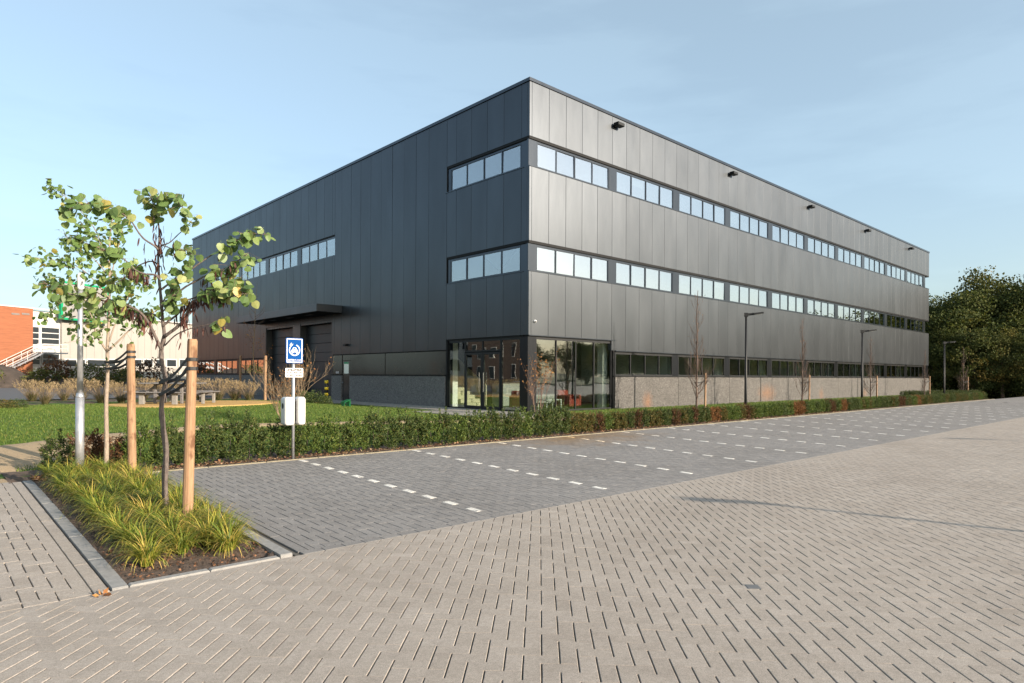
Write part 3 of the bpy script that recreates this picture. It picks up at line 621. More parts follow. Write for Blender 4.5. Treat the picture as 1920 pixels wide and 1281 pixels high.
struct('asphalt_road', MB().add([(-120, 24.0, 0.055), (0.0, 24.0, 0.055), (0, 58, 0.055), (-120, 58, 0.055)], [(0, 1, 2, 3)]).add([(-7.5, 16.2, 0.03), (0, 16.2, 0.03), (0, 24.0, 0.055), (-4, 24.0, 0.055)], [(0, 1, 2, 3)]).add([(0, 41.5, 0.055), (80, 41.5, 0.055), (80, 58, 0.055), (0, 58, 0.055)], [(0, 1, 2, 3)]), M['asphalt'], 'grey asphalt yard road beyond the lawn')
xs = np.linspace(-60, 30, 120)
strip('earth_bank', -34, 12, 58, 66, lambda x, y: 0.05 + (1.5 + 0.5 * np.sin(x * 0.37) + 0.35 * np.sin(x * 1.1 + 1)) * np.sin(np.clip((y - 58) / 8, 0, 1) * math.pi) * sm(12, -14, x), M['earth'], 130, 14, 0.07)['label'] = 'dark bank of bare earth beyond the yard road'
strip('planting_strip', -34, -1.5, 12.5, 24.2, lambda x, y: zl(x, y) + 0.03 * np.sin(x * 3) * np.sin(y * 2), M['soil'], 60, 24, 0.02)

# ================================================================== THE DARK OFFICE BUILDING
LX_, LY_, HT = 50.1, 40.6, 12.78
bld = thing('office_building', 'large three storey office and warehouse block clad in anthracite metal panels', 'building')
B3, B2 = (9.45, 10.58), (5.45, 6.60); G1 = 2.55; PL = 1.40; E1 = 3.0
GAP = 0.006
_pc = {}
def panel_mesh(wd, h, axis, mat=None):
    """sandwich panel with softly folded vertical edges; front face at 0, 0.09 deep"""
    key = (round(wd, 3), round(h, 3), axis, mat)
    if key in _pc: return _pc[key]
    a = wd / 2 - GAP; c = 0.007; d = 0.006
    prof = [(-a, 0.09), (-a, d), (-a + c, 0.0), (a - c, 0.0), (a, d), (a, 0.09)]
    vs = []
    for z in (0, h):
        for p, q in prof: vs.append((p, q, z) if axis == 'R' else (q, p, z))
    n = len(prof); fs = [(i, i + 1, n + i + 1, n + i) for i in range(n - 1)] + [tuple(range(n)), tuple(range(n, 2 * n))]
    _pc[key] = mesh_from('facade_panel', vs, fs, mat or M['panel']); return _pc[key]
def panel(face, s0, s1, z0, z1, mat=None, name='facade_panel'):
    o = link(name, panel_mesh(s1 - s0, z1 - z0, face, mat), bld); s = (s0 + s1) / 2
    o.location = (s, 0, z0) if face == 'R' else (0, s, z0)
    t = random.gauss(0, 0.0005); u = random.gauss(0, 0.0004)
    o.rotation_euler = (u, 0, t) if face == 'R' else (0, u, t); return o
CORNER = 0.13
jr = [CORNER] + [1.07 + 0.98 * k for k in range(50)]; jr = [j for j in jr if j < LX_ - 0.4] + [LX_]
for a, b in zip(jr[:-1], jr[1:]):
    panel('R', a, b, B3[1], HT - 0.14); panel('R', a, b, B2[1], B3[0])
    if b <= 5.05: panel('R', a, b, E1, B2[0])
    elif a >= 4.9: panel('R', a, b, G1, B2[0])
    else: panel('R', a, 5.2, E1, B2[0]) if b < 5.6 else None
# shaded facade: full height boards broken only by the openings
OPEN = [(0, 5.2, *B3), (0, 5.2, *B2), (0, 5.2, -1, E1), (15.5, 37.0, 8.05, 9.22), (5.2, 15.8, -1, G1), (15.8, 25.05, -1, 4.5), (25.05, 41, -1, G1)]
ed = sorted({e for o in OPEN for e in o[:2] if CORNER < e < LY_}); jl = [CORNER, *[j for j in (0.44 + 1.02 * k for k in range(40)) if all(abs(j - e) > 0.4 for e in ed + [LY_])], *ed, LY_]; jl = sorted(jl)
for a, b in zip(jl[:-1], jl[1:]):
    m_ = (a + b) / 2; iv = sorted((o[2], o[3]) for o in OPEN if o[0] <= m_ <= o[1]); z = -0.1
    for z0, z1 in iv + [(HT - 0.14, 99)]:
        if z0 - z > 0.05: panel('L', a, b, z, z0)
        z = max(z, z1)
# corner post (folded corner trim), parapet cap
for z0, z1 in ((B3[1], HT - 0.14), (B2[1], B3[0]), (E1, B2[0])):
    ob('corner_trim', MB().add([(CORNER - 0.004, 0.004, z0), (0.012, 0.004, z0), (0.004, 0.012, z0), (0.004, CORNER - 0.004, z0), (0.06, 0.06, z0), (CORNER - 0.004, 0.004, z1), (0.012, 0.004, z1), (0.004, 0.012, z1), (0.004, CORNER - 0.004, z1), (0.06, 0.06, z1)],
       [(0, 1, 6, 5), (1, 2, 7, 6), (2, 3, 8, 7), (0, 1, 2, 3, 4), (5, 6, 7, 8, 9), (3, 4, 9, 8), (4, 0, 5, 9)]), M['panel'], bld)
ob('parapet_cap', MB().box(-0.04, LX_ + 0.04, -0.04, 0.30, HT - 0.125, HT).box(-0.04, 0.30, 0.301, LY_ + 0.04, HT - 0.125, HT).box(LX_ - 0.26, LX_ + 0.04, 0.301, LY_, HT - 0.125, HT), M['frame'], bld)
ob('shadow_gap', MB().box(0.03, LX_ - 0.03, 0.03, 0.2, HT - 0.15, HT - 0.12).box(0.03, 0.2, 0.21, LY_ - 0.03, HT - 0.15, HT - 0.12), M['black'], bld)
# inner shell: backing wall behind the boards, other two facades, roof
def backing(face, s0, s1, z0, z1, o=0.1, t=0.2):
    return (s0, s1, o, o + t, z0, z1) if face == 'R' else (o, o + t, s0, s1, z0, z1)
bk = MB()
for z0, z1 in ((B3[1] + 0.02, HT - 0.16), (B2[1] + 0.02, B3[0] - 0.02)): bk.box(*backing('R', 0.1, LX_, z0, z1))
bk.box(*backing('R', 0.1, 5.2, E1 + 0.02, B2[0] - 0.02)); bk.box(*backing('R', 5.2, LX_, G1 + 0.02, B2[0] - 0.02))
for (a, b, z0, z1) in [(0.3, 5.2, B3[1] + .02, HT - .16), (0.3, 5.2, B2[1] + .02, B3[0] - .02), (0.3, 5.2, E1 + .02, B2[0] - .02), (5.2, 15.5, G1 + .02, HT - .16), (15.5, 37.0, 9.24, HT - .16), (15.5, 25.05, 4.52, 8.03), (25.05, 37.0, G1 + .02, 8.03), (37.0, LY_, G1 + .02, HT - .16)]: bk.box(*backing('L', a, b, z0, z1))
ob('wall_core', bk, M['intdark'], bld)
ob('rear_wall', MB().box(LX_ - 0.1, LX_, 0.3, LY_, 0, HT - 0.13).box(0.3, LX_ - 0.1, LY_ - 0.1, LY_, 0, HT - 0.13), M['panel'], bld)
ob('roof', MB().box(0.3, LX_ - 0.1, 0.3, LY_ - 0.1, HT - 0.55, HT - 0.45), M['roof'], bld)

def rbox(mb, face, s0, s1, d0, d1, z0, z1):
    if face == 'R': mb.box(s0, s1, d0, d1, z0, z1)
    else: mb.box(d0, d1, s0, s1, z0, z1)
    return mb
_gc = {}
def window_group(face, s0, z0, z1, n=4, pw=1.0925, mat='glass', depth=0.085, fm='frame'):
    """aluminium frame with n panes; thing > window > pane"""
    W_ = n * pw; fm = 'lamp_black' if z0 < 2.6 else fm; key = (face, round(z1 - z0, 3), n, round(pw, 4), fm)  # low frames coloured black, as though mirroring the dark trees
    if key not in _gc:
        mb = MB(); h = z1 - z0; f = 0.045
        rbox(mb, face, 0, W_, depth - 0.02, depth + 0.06, 0, f + 0.02); rbox(mb, face, 0, W_, depth - 0.02, depth + 0.06, h - f - 0.05, h)
        for i in range(n + 1):
            c = i * pw; a, b = max(0, c - f / 2 - (0.012 if i in (0, n) else 0)), min(W_, c + f / 2 + (0.012 if i in (0, n) else 0)); rbox(mb, face, a, b, depth - 0.02, depth + 0.06, f + 0.02, h - f - 0.05)
        mp_ = MB(); rbox(mp_, face, 0.022, pw - 0.022, depth + 0.012, depth + 0.020, f + 0.021, h - f - 0.051)
        _gc[key] = (mesh_from('window', mb.v, mb.f, M[fm]), {})
        _gc[key][1]['v'] = mp_
    fr, pn = _gc[key]
    if mat not in pn: pn[mat] = mesh_from('pane', pn['v'].v, pn['v'].f, M[mat])
    w_ = link('window', fr, bld); w_.location = (s0, 0, z0) if face == 'R' else (0, s0, z0)
    for i in range(n):
        p = link('pane', pn[mat], w_); p.location = (i * pw, 0, 0) if face == 'R' else (0, i * pw, 0)
        t = random.gauss(0, 0.0045); u = random.gauss(0, 0.005); p.rotation_euler = (u, 0, t) if face == 'R' else (0, u, t)
    return w_
def infill(face, s0, s1, z0, z1, d=0.06): return ob('infill_post', rbox(MB(), face, s0, s1, d, d + 0.08, z0, z1), M['frame' if z0 > 2.6 else 'postdark'], bld)  # low posts get the tone with the dark tree reflection painted in
PITCH = 4.87
for zz, mt in ((B3, 'glass'), (B2, 'glass')):
    infill('R', 0.02, 0.46, zz[0], zz[1] - 0.10); infill('L', 0.15, 0.52, zz[0], zz[1] - 0.10)
    for k in range(10):
        s = 0.47 + PITCH * k; window_group('R', s, zz[0], zz[1] - 0.10, 4, 1.0925, mt); infill('R', s + 4.375, min(s + PITCH - 0.005, LX_), zz[0], zz[1] - 0.10)
    window_group('L', 0.54, zz[0], zz[1] - 0.10, 4, 1.115, 'glass_l'); infill('L', 5.005, 5.19, zz[0], zz[1] - 0.10)
    ob('head_trim', rbox(rbox(MB(), 'R', 0.03, LX_, 0.012, 0.30, zz[1] - 0.098, zz[1] + 0.001), 'L', 0.31, 5.2, 0.012, 0.30, zz[1] - 0.098, zz[1] + 0.001).box(0.012, 0.029, 0.012, 0.309, zz[1] - 0.098, zz[1] + 0.001), M['black'], bld)
    ob('sill_trim', rbox(rbox(MB(), 'R', 0.0, LX_, -0.022, 0.30, zz[0] - 0.028, zz[0] - 0.002), 'L', 0.31, 5.30, -0.022, 0.30, zz[0] - 0.028, zz[0] - 0.002), M['frame'], bld)
for k in range(1, 10):
    s = 0.47 + PITCH * k; infill('R', s - 0.10 if k == 1 else s - 0.495, s - 0.005, PL + 0.05, G1); window_group('R', s, PL + 0.05, G1 - 0.06, 4, 1.0925, 'glass_low')
infill('R', 0.47 + PITCH * 10 - 0.495, LX_, PL + 0.05, G1)
ob('head_trim', MB().box(5.2, LX_, 0.03, 0.3, G1 - 0.06, G1 + 0.001).box(0.05, 5.2, 0.03, 0.3, E1 - 0.06, E1 + 0.001).box(0.03, 0.3, 0.31, 5.2, E1 - 0.06, E1 + 0.001).box(0.03, 0.3, 5.21, 15.8, G1 - 0.045, G1 + 0.001).box(0.03, 0.3, 25.06, LY_, G1 - 0.045, G1 + 0.001).box(0.03, 0.3, 15.51, 37, 9.155, 9.221), M['black'], bld)
ob('drip_trim', MB().box(0.02, 5.24, -0.03, 0.02, E1 - 0.035, E1 - 0.002).box(5.26, LX_, -0.03, 0.02, G1 - 0.035, G1 - 0.002), M['frame'], bld)
ob('sill_trim', MB().box(5.12, LX_, -0.05, 0.3, PL + 0.004, PL + 0.047).box(-0.05, 0.3, 5.2, 13.7, PL + 0.004, PL + 0.047).box(-0.05, 0.3, 14.7, 15.8, PL + 0.004, PL + 0.047).box(-0.05, 0.3, 25.05, LY_, PL + 0.004, PL + 0.047), M['black'], bld)
ob('reveal', MB().box(5.10, 5.21, 0.0, 0.3, -0.1, E1 - 0.061).box(0.0, 0.3, 5.10, 5.21, -0.1, E1 - 0.061).box(0.03, 0.3, 5.195, 5.26, B3[0], B3[1] - 0.07).box(0.03, 0.3, 5.195, 5.26, B2[0], B2[1] - 0.07), M['black'], bld)
# a few white roller blinds behind the upper glass
for s_, zz, dr in ((0.47 + PITCH * 4 + 2.2, B2, 0.95), (0.47 + PITCH * 4 + 3.3, B2, 0.8), (0.47 + PITCH * 9 + 2.2, B2, 0.95), (0.47 + PITCH * 9 + 3.3, B2, 0.9), (0.47 + PITCH * 1 + 1.1, B3, 0.4), (0.47 + PITCH * 3, B3, 0.6), (0.47 + PITCH * 6 + 2.2, B3, 0.5), (0.47 + PITCH * 2 + 3.3, B2, 0.35)):
    ob('roller_blind', MB().box(s_ + 0.05, s_ + 1.04, 0.20, 0.212, zz[1] - 0.12 - dr * (zz[1] - zz[0] - 0.1), zz[1] - 0.12), M['white'], bld)
# concrete plinth panels
s = 5.22
while s < LX_ - 0.1:
    e = min(s + PITCH, LX_); ob('plinth_panel', MB().cbox(s + 0.008, e - 0.008, -0.03, 0.25, -0.5, PL, 0.012), M['agg'], bld); s = e
for a, b in ((5.22, 9.9), (9.9, 13.75), (14.66, 15.8), (25.05, 29.9), (29.9, 34.8), (34.8, LY_)):
    ob('plinth_panel', MB().cbox(-0.03, 0.25, a + 0.008, b - 0.008, -0.5, PL, 0.012), M['agg_shade_side'], bld)
# smoked spandrel glass along the shaded wall
for a, b in ((5.22, 10.22), (10.28, 13.72), (14.68, 15.78)):
    ob('spandrel_panel', MB().cbox(0.03, 0.09, a, b, PL + 0.05, G1 - 0.047, 0.006), M['bronze'], bld)
# staff door
sd = ob('staff_door', MB().cbox(0.05, 0.11, 13.76, 14.62, 0.03, 2.20, 0.008).box(0.05, 0.11, 13.76, 14.62, 2.215, 2.50), M['bronze'], bld)
ob('pane', MB().box(0.040, 0.049, 13.95, 14.45, 1.50, 2.12), M['glass'], sd); ob('handle', MB().tube([(0.0, 14.55, 1.02), (-0.02, 14.55, 1.02), (-0.02, 14.43, 1.02)], 0.011, 6), M['stainless'], sd)
ob('exit_sign', MB().box(0.030, 0.039, 13.98, 14.42, 2.02, 2.12), M['signgreen'], sd)
ob('letter_box', MB().cbox(-0.01, 0.03, 14.98, 15.30, 1.50, 1.62, 0.006), M['steel'], bld)
ob('door_lamp', MB().cbox(-0.16, -0.001, 13.95, 14.25, 2.98, 3.10, 0.012), M['lamp_black'], bld)
# sectional loading doors, deep reveal
ob('reveal', MB().box(0.02, 0.55, 19.9, 20.95, -0.1, 4.5).box(0.02, 0.55, 15.72, 15.86, -0.1, 4.5).box(0.02, 0.55, 25.0, 25.10, -0.1, 4.5).box(0.04, 0.55, 15.87, 19.89, 4.38, 4.5).box(0.04, 0.55, 20.96, 24.99, 4.38, 4.5), M['panel'], bld)
for y0 in (15.87, 20.96):
    d = ob('loading_door', MB().box(0.46, 0.50, y0, y0 + 4.02, 0.02, 4.38), M['black'], bld)
    for k in range(8): ob('door_section', MB().cbox(0.42, 0.458, y0 + 0.02, y0 + 4.0, 0.03 + k * 0.542, 0.03 + (k + 1) * 0.542 - 0.008, 0.010), M['door'], d)
cp = ob('canopy', MB().cbox(-1.5, -0.001, 14.6, 26.2, 4.80, 5.20, 0.012), M['canopy'], bld)
ob('canopy_soffit', MB().box(-1.42, -0.01, 14.68, 26.12, 4.785, 4.799), M['black'], cp)
for y in (16.4, 18.9, 21.4, 23.9): ob('downlight', MB().cbox(-0.95, -0.75, y, y + 0.9, 4.772, 4.784, 0.003), M['frame'], cp)
# long strip window and ground floor windows on the shaded side
for k in range(4):
    s = 15.55 + PITCH * k; window_group('L', s, 8.05, 9.15, 4, 1.0925, 'glass_l'); infill('L', s + 4.375, s + PITCH - 0.005, 8.05, 9.15)
window_group('L', 15.55 + PITCH * 4, 8.05, 9.15, 1, 1.0925, 'glass_l'); infill('L', 15.55 + PITCH * 4 + 1.1, 37.0, 8.05, 9.15)
for k in range(3):
    s = 25.55 + PITCH * k; infill('L', s - 0.495, s - 0.005, PL + 0.05, G1 - 0.05); window_group('L', s, PL + 0.05, G1 - 0.05, 4, 1.0925, 'glass')
infill('L', 25.55 + PITCH * 3 - 0.495, LY_, PL + 0.05, G1 - 0.05)
# corner entrance glazing
infill('R', 0.03, 0.46, 0.0, E1 - 0.061, 0.06); infill('L', 0.15, 0.50, 0.0, E1 - 0.061, 0.06)
window_group('R', 0.47, 0.02, E1 - 0.062, 4, 1.15, 'glass_low')
window_group('L', 0.51, 0.02, E1 - 0.062, 1, 1.12, 'glass_low'); window_group('L', 3.95, 0.02, E1 - 0.062, 1, 1.14, 'glass_low')
window_group('L', 1.65, 2.42, E1 - 0.062, 2, 1.15, 'glass_low')
for y0, hy_ in ((1.66, 2.66), (2.81, 2.93)):
    mb = MB(); w_ = 1.13
    for a, b, c, d in ((0, 0.085, 0, 2.36), (w_ - 0.085, w_, 0, 2.36), (0.085, w_ - 0.085, 0, 0.14), (0.085, w_ - 0.085, 2.27, 2.36)): mb.box(0.06, 0.13, y0 + a, y0 + b, 0.03 + c, 0.03 + d)
    dr = ob('entrance_door', mb, M['lamp_black'], bld)
    ob('pane', MB().box(0.09, 0.098, y0 + 0.086, y0 + w_ - 0.086, 0.171, 2.299), M['glass_low'], dr)
    ob('handle', MB().tube([(0.06, hy_, 0.75), (0.01, hy_, 0.75), (0.01, hy_, 1.55), (0.06, hy_, 1.55)], 0.012, 6), M['stainless'], dr)
# facade flood lights, dome camera
for px_, py_ in ((1152, 235), (1368, 326), (1515, 388), (1622, 432.5), (1704, 466)):
    d = ray(px_, py_); t = (0 - CAM[1]) / d[1]; q = CAM + d * t; x, z = q[0] + 0.08, q[2]
    fl = ob('flood_light', MB().cbox(x - 0.22, x + 0.22, -0.34, -0.05, z - 0.09, z + 0.06, 0.02).box(x - 0.06, x + 0.06, -0.05, 0.0, z - 0.06, z + 0.04), M['lamp_black'], bld)
    ob('lens', MB().box(x - 0.18, x + 0.18, -0.31, -0.08, z - 0.096, z - 0.0905), M['bgglass'], fl)
mb = MB(); prof = [(0.062, 0.0), (0.062, 0.03), (0.055, 0.055), (0.038, 0.08), (0.016, 0.093)]; n = 14; vs = []
for r, h in prof: vs += [(0.32 + r * math.cos(2 * math.pi * k / n), -h, 3.52 + r * math.sin(2 * math.pi * k / n)) for k in range(n)]
mb.add(vs, [(i * n + k, i * n + (k + 1) % n, (i + 1) * n + (k + 1) % n, (i + 1) * n + k) for i in range(len(prof) - 1) for k in range(n)] + [tuple((len(prof) - 1) * n + k for k in range(n))])
dc = ob('dome_camera', mb, M['signwhite'], bld, True); ob('camera_eye', MB().obox((0.300, -0.086, 3.505), (0.02, 0, 0), (0, 0.012, 0), (0, 0, 0.02)), M['rubber'], dc)
# interior: floors, ceilings, partitions, stair, columns, bracing
ob('ground_floor', MB().box(0.3, LX_ - 0.1, 0.3, LY_ - 0.1, -0.1, 0.022), M['intfloor'], bld)
for z in (3.55, 7.6): ob('floor_slab', MB().box(0.31, LX_ - 0.11, 0.31, 14.0, z, z + 0.35), M['intgrey'], bld)
ob('ceiling', MB().box(0.31, LX_ - 0.11, 0.31, 13.9, 3.42, 3.54).box(0.31, LX_ - 0.11, 0.31, 13.9, 7.45, 7.59).box(0.31, LX_ - 0.11, 0.31, 13.9, 11.3, 11.4), M['white'], bld)
for z0, z1 in ((0.03, 3.41), (3.91, 7.44), (7.96, 11.29)):
    ob('partition', MB().box(5.6, LX_ - 0.2, 6.0, 6.12, z0, z1).box(0.35, 5.5, 13.0, 13.1, z0, z1), M['intgrey'], bld)
for k in range(1, 10):
    ob('column', MB().box(0.47 + PITCH * k - 0.42, 0.47 + PITCH * k - 0.12, 0.42, 0.72, 0.03, 11.2), M['white'], bld)
    if k in (2, 3, 5, 6, 8): ob('partition', MB().box(0.47 + PITCH * k - 0.36, 0.47 + PITCH * k - 0.26, 0.73, 6.0, 3.92, 7.44).box(0.47 + PITCH * k - 0.36, 0.47 + PITCH * k - 0.26, 0.73, 6.0, 0.03, 3.4), M['white'], bld)
ob('column', MB().box(0.42, 0.72, 5.28, 5.62, 0.03, 3.4), M['white'], bld)
ob('bracing', MB().tube([(0.9, 0.8, 4.4), (0.9, 4.6, 7.2)], 0.03, 6).tube([(0.9, 0.8, 7.2), (0.9, 4.6, 4.4)], 0.03, 6), M['intdark'], bld)
ob('partition', MB().box(5.5, 5.6, 0.9, 6.0, 3.92, 7.4).box(5.5, 5.6, 0.9, 6.0, 7.97, 11.2).box(2.9, 3.0, 3.4, 6.0, 3.92, 7.4), M['cream'], bld)
st = thing('staircase', 'pale timber staircase behind the left entrance pane', 'staircase')
for k in range(10): ob('step', MB().box(0.85, 2.05, 4.95 + 0.28 * k, 4.95 + 0.28 * (k + 1) + 0.02, 0.03 if k < 3 else 0.03 + 0.17 * (k - 2), 0.03 + 0.17 * (k + 1)), M['cream'], st)
ob('stringer', MB().add([(x_, y_, z_) for x_ in (2.06, 2.10) for y_, z_ in ((4.9, 0.05), (7.8, 1.75), (7.8, 2.7), (4.9, 1.0))], [(0, 1, 2, 3), (7, 6, 5, 4), (0, 4, 5, 1), (1, 5, 6, 2), (2, 6, 7, 3), (3, 7, 4, 0)]), M['cream'], st)
def sofa(name, label, x, y, wd, rz):
    t = thing(name, label, 'sofa' if wd > 1.2 else 'armchair', (x, y, 0.025), rz)
    ob('seat', MB().cbox(-wd / 2 + 0.13, wd / 2 - 0.13, -0.38, 0.22, 0.10, 0.42, 0.04), M['red'], t); ob('backrest', MB().cbox(-wd / 2 + 0.10, wd / 2 - 0.10, 0.20, 0.40, 0.10, 0.80, 0.05), M['red'], t)
    for s_ in (-1, 1): ob('armrest', MB().cbox(min(s_ * (wd / 2 - 0.14), s_ * wd / 2), max(s_ * (wd / 2 - 0.14), s_ * wd / 2), -0.40, 0.38, 0.10, 0.60, 0.04), M['red'], t)
    for sx in (-1, 1):
        for sy in (-0.3, 0.3): ob('leg', MB().cyl(sx * (wd / 2 - 0.12), sy, 0, 0.1, 0.018, n=6), M['stainless'], t)
sofa('sofa', 'red two seat sofa behind the sunlit lobby glass', 3.70, 1.35, 1.05, 0.25); sofa('armchair', 'red armchair in the lobby behind the dark corner post', 0.95, 1.35, 0.8, 1.9)
t = thing('coffee_table', 'low white lobby table beside the red sofa', 'table', (2.15, 0.95, 0.025))
ob('table_top', MB().cbox(-0.45, 0.45, -0.28, 0.28, 0.40, 0.44, 0.008), M['signwhite'], t)
for sx in (-1, 1):
    for sy in (-1, 1): ob('leg', MB().box(sx * 0.42 - 0.02, sx * 0.42 + 0.02, sy * 0.25 - 0.02, sy * 0.25 + 0.02, 0, 0.399), M['signwhite'], t)
dt = thing('lobby_desk', 'pale lobby counter behind the sunlit entrance glass', 'desk', (3.6, 4.6, 0.025))
ob('counter_front', MB().cbox(-1.0, 1.0, 0, 0.5, 0, 1.05, 0.01), M['intgrey'], dt); ob('counter_top', MB().cbox(-1.05, 1.05, -0.05, 0.55, 1.052, 1.09, 0.006), M['intdark'], dt)

# ================================================================== HEDGE
def yew_mesh(name, mat, seed, h, tip, wd=0.42, dp=0.46, n=2600, tp=0.45):
    """one clipped yew: short upright shoots set with needles, dense core, feathery outline"""
    rng = np.random.default_rng(seed); C = []; D = []
    ns = 170
    for s_ in range(ns):
        z0 = h * (0.02 + 0.90 * rng.random()); a = rng.random() * 2 * math.pi; e = 0.55 + 0.45 * rng.random()
        q = np.array([math.cos(a) * wd / 2 * e, math.sin(a) * dp / 2 * e, z0]); taper = 1.0 if z0 < h * 0.7 else (1 - tp * (z0 - 0.7 * h) / (0.3 * h)) if tp < 0.5 else max(0.25, 1 - tp * (z0 - 0.7 * h) / (0.3 * h)); q[:2] *= taper
        d = np.array([math.cos(a) * 0.45, math.sin(a) * 0.45, 1.0]) + rng.normal(size=3) * 0.35; d /= np.linalg.norm(d); L = 0.07 + 0.09 * rng.random()
        for k in range(n // ns):
            t = k / (n // ns); C.append(q + d * L * t + rng.normal(size=3) * 0.005); D.append(d * 0.9 + rand_unit(1, rng)[0] * 0.9)
    for s_ in range(3 if tip > 0 else 0):                      # leader shoots
        q = np.array([rng.normal() * 0.05, rng.normal() * 0.05, h * 0.85]); d = np.array([rng.normal() * 0.18, rng.normal() * 0.18, 1.0]); L = 0.1 + tip
        for k in range(46): C.append(q + d * L * k / 46); D.append(d * 0.6 + rand_unit(1, rng)[0])
    C = np.array(C); D = np.array(D); V, Q = leaf_quads(C, 0.050, 0.34, rng, dirs=D)
    inner = 1 - np.clip(np.hypot(C[:, 0] / wd * 2, C[:, 1] / dp * 2), 0, 1)
    return quads_mesh(name, V, Q, mat, np.clip(0.5 + 0.25 * rng.normal(size=len(C)), 0, 1))
YM = {}
for kind in ('yew', 'yew_bright', 'yew_mix', 'yew_brown', 'yew_orange'):
    YM[kind] = [yew_mesh('hedge_plant', M[kind], 100 + i + len(kind) * 7, 0.60, 0.0) for i in range(3)]
YT = [yew_mesh('hedge_plant', M['yew'], 300 + i, 0.64, 0.20, wd=0.39, tp=0.82) for i in range(4)]; YTB = [yew_mesh('hedge_plant', M['yew_bright'], 340 + i, 0.62, 0.10, tp=0.7) for i in range(2)]
STEM = mesh_from('stem', *(lambda m: (m.v, m.f))(MB().tube([(0, 0, -0.05), (0.01, 0, 0.25), (0, 0.01, 0.5)], [0.012, 0.009, 0.005], 4)), M['earth'])
rng = random.Random(3); x = -15.55
LM = [(-99, 'from the left end of the hedge'), (-12.0, 'right of the charging post'), (-1.0, 'right of the young beech'), (6.05, 'right of the first columnar tree'), (14.46, 'right of the second columnar tree'), (23.0, 'right of the third columnar tree'), (33.0, 'right of the fourth columnar tree')]; lmi = -1; lmn = 0
def ordn(k): return '%d%s' % (k, 'th' if 10 < k % 100 < 14 else {1: 'st', 2: 'nd', 3: 'rd'}.get(k % 10, 'th'))
HLAB = {'yew': 'dark green clipped yew', 'tall': 'dark green feathery yew', 'yew_bright': 'fresh green clipped yew', 'yew_mix': 'bronzed yellow green yew', 'yew_brown': 'browned yew plant', 'yew_orange': 'dead orange yew plant'}
while x < 42.2:
    px_ = float(proj(np.array([x, -5.75, 0.0]))[0])
    if px_ < 1060: kind = 'tall'
    elif px_ < 1345: kind = rng.choice(['yew_mix', 'yew_mix', 'yew', 'yew_brown', 'yew_bright', 'yew'])
    elif px_ < 1420: kind = rng.choice(['yew_mix', 'yew_brown', 'yew_bright'])
    elif px_ < 1590: kind = rng.choice(['yew_bright', 'yew_bright', 'yew_bright', 'yew'])
    else: kind = rng.choice(['yew', 'yew', 'yew', 'yew_mix', 'yew_bright'])
    for c, kk in ((1337, 'yew_orange'), (1494, 'yew_orange'), (1552, 'yew_brown'), (1578, 'yew_orange'), (1686, 'yew_brown'), (1717, 'yew_orange'), (1866, 'yew_orange'), (1888, 'yew_orange')):
        if abs(px_ - c) < max(4.5, 0.17 * 1222 / max(1, float(proj(np.array([x, -5.75, 0.0]))[2]))): kind = kk
    me = (rng.choice(YTB) if rng.random() < 0.22 else rng.choice(YT)) if kind == 'tall' else rng.choice(YM[kind])
    if x < -14.2 and rng.random() < 0.3: me = YM['yew_brown'][0]
    kk_ = max(i for i, l in enumerate(LM) if l[0] < x); lmn = lmn + 1 if kk_ == lmi else 1; lmi = kk_
    r = thing('yew_plant', HLAB['yew_brown' if me is YM['yew_brown'][0] else kind] + ', ' + ordn(lmn) + ' plant ' + LM[lmi][1], 'hedge plant', (x, -5.72 + rng.gauss(0, 0.025) + (0.28 if x < -14.75 else 0.0), -0.16), rng.random() * 6.28, 'plants of the low yew hedge')
    sz = rng.uniform(*((0.84, 1.14) if px_ < 1060 else (0.94, 1.06))) * (1.0 if px_ < 1060 else 0.86 if px_ < 1500 else 0.88); r.scale = (1.0, 1.0, sz)
    f = link('foliage', me, r); link('stem', STEM, r); f.rotation_euler = (0, 0, 0)
    x += 0.36 * rng.uniform(0.93, 1.07)
for k in range(22):                                     # return of the hedge at the far end
    r = thing('yew_plant', 'dark yew, ' + ordn(k + 1) + ' plant of the short row behind the far hedge end', 'hedge plant', (32.5 + k * 0.42, -3.2 - 0.11 * k, -0.1), rng.random() * 6.28, 'plants of the hedge return'); link('foliage', rng.choice(YM['yew']), r); link('stem', STEM, r)

# ================================================================== PLANTING BED: sedges
def tuft_mesh(name, mat, seed, nb=230, L=0.42, droop=1.0, w0=0.0042, spread=0.05, tmean=0.5):
    rng = np.random.default_rng(seed); V = []; Q = []; T = []; seg = 5
    for b in range(nb):
        a = rng.random() * 2 * math.pi; lean = abs(rng.normal()) * 0.42 + 0.12; l = L * (0.55 + 0.55 * rng.random()); r0 = spread * math.sqrt(rng.random()); a0 = a + rng.normal() * 0.6
        p = np.array([math.cos(a0) * r0, math.sin(a0) * r0, 0.0]); th = lean * 0.5; base = len(V); tw = rng.normal() * 0.5
        for i in range(seg + 1):
            f = i / seg; wd = w0 * (1 - f ** 2.2) + 0.0004; s_ = np.array([-math.sin(a + tw * f), math.cos(a + tw * f), 0]) * wd
            V.append(p - s_); V.append(p + s_)
            th += droop * (0.15 + 0.30 * lean) * (0.5 + f); d = np.array([math.cos(a) * math.sin(th), math.sin(a) * math.sin(th), math.cos(th)]); p = p + d * l / seg; p[2] = max(p[2], 0.008)
        t = np.clip(tmean + rng.normal() * 0.26, 0, 1)
        for i in range(seg):
            k = base + 2 * i; Q.append((k, k + 1, k + 3, k + 2)); T.append(float(np.clip(t - 0.16 + 0.40 * (i / seg) ** 1.5, 0, 1)))
    return quads_mesh(name, np.array(V), np.array(Q), mat, np.array(T))
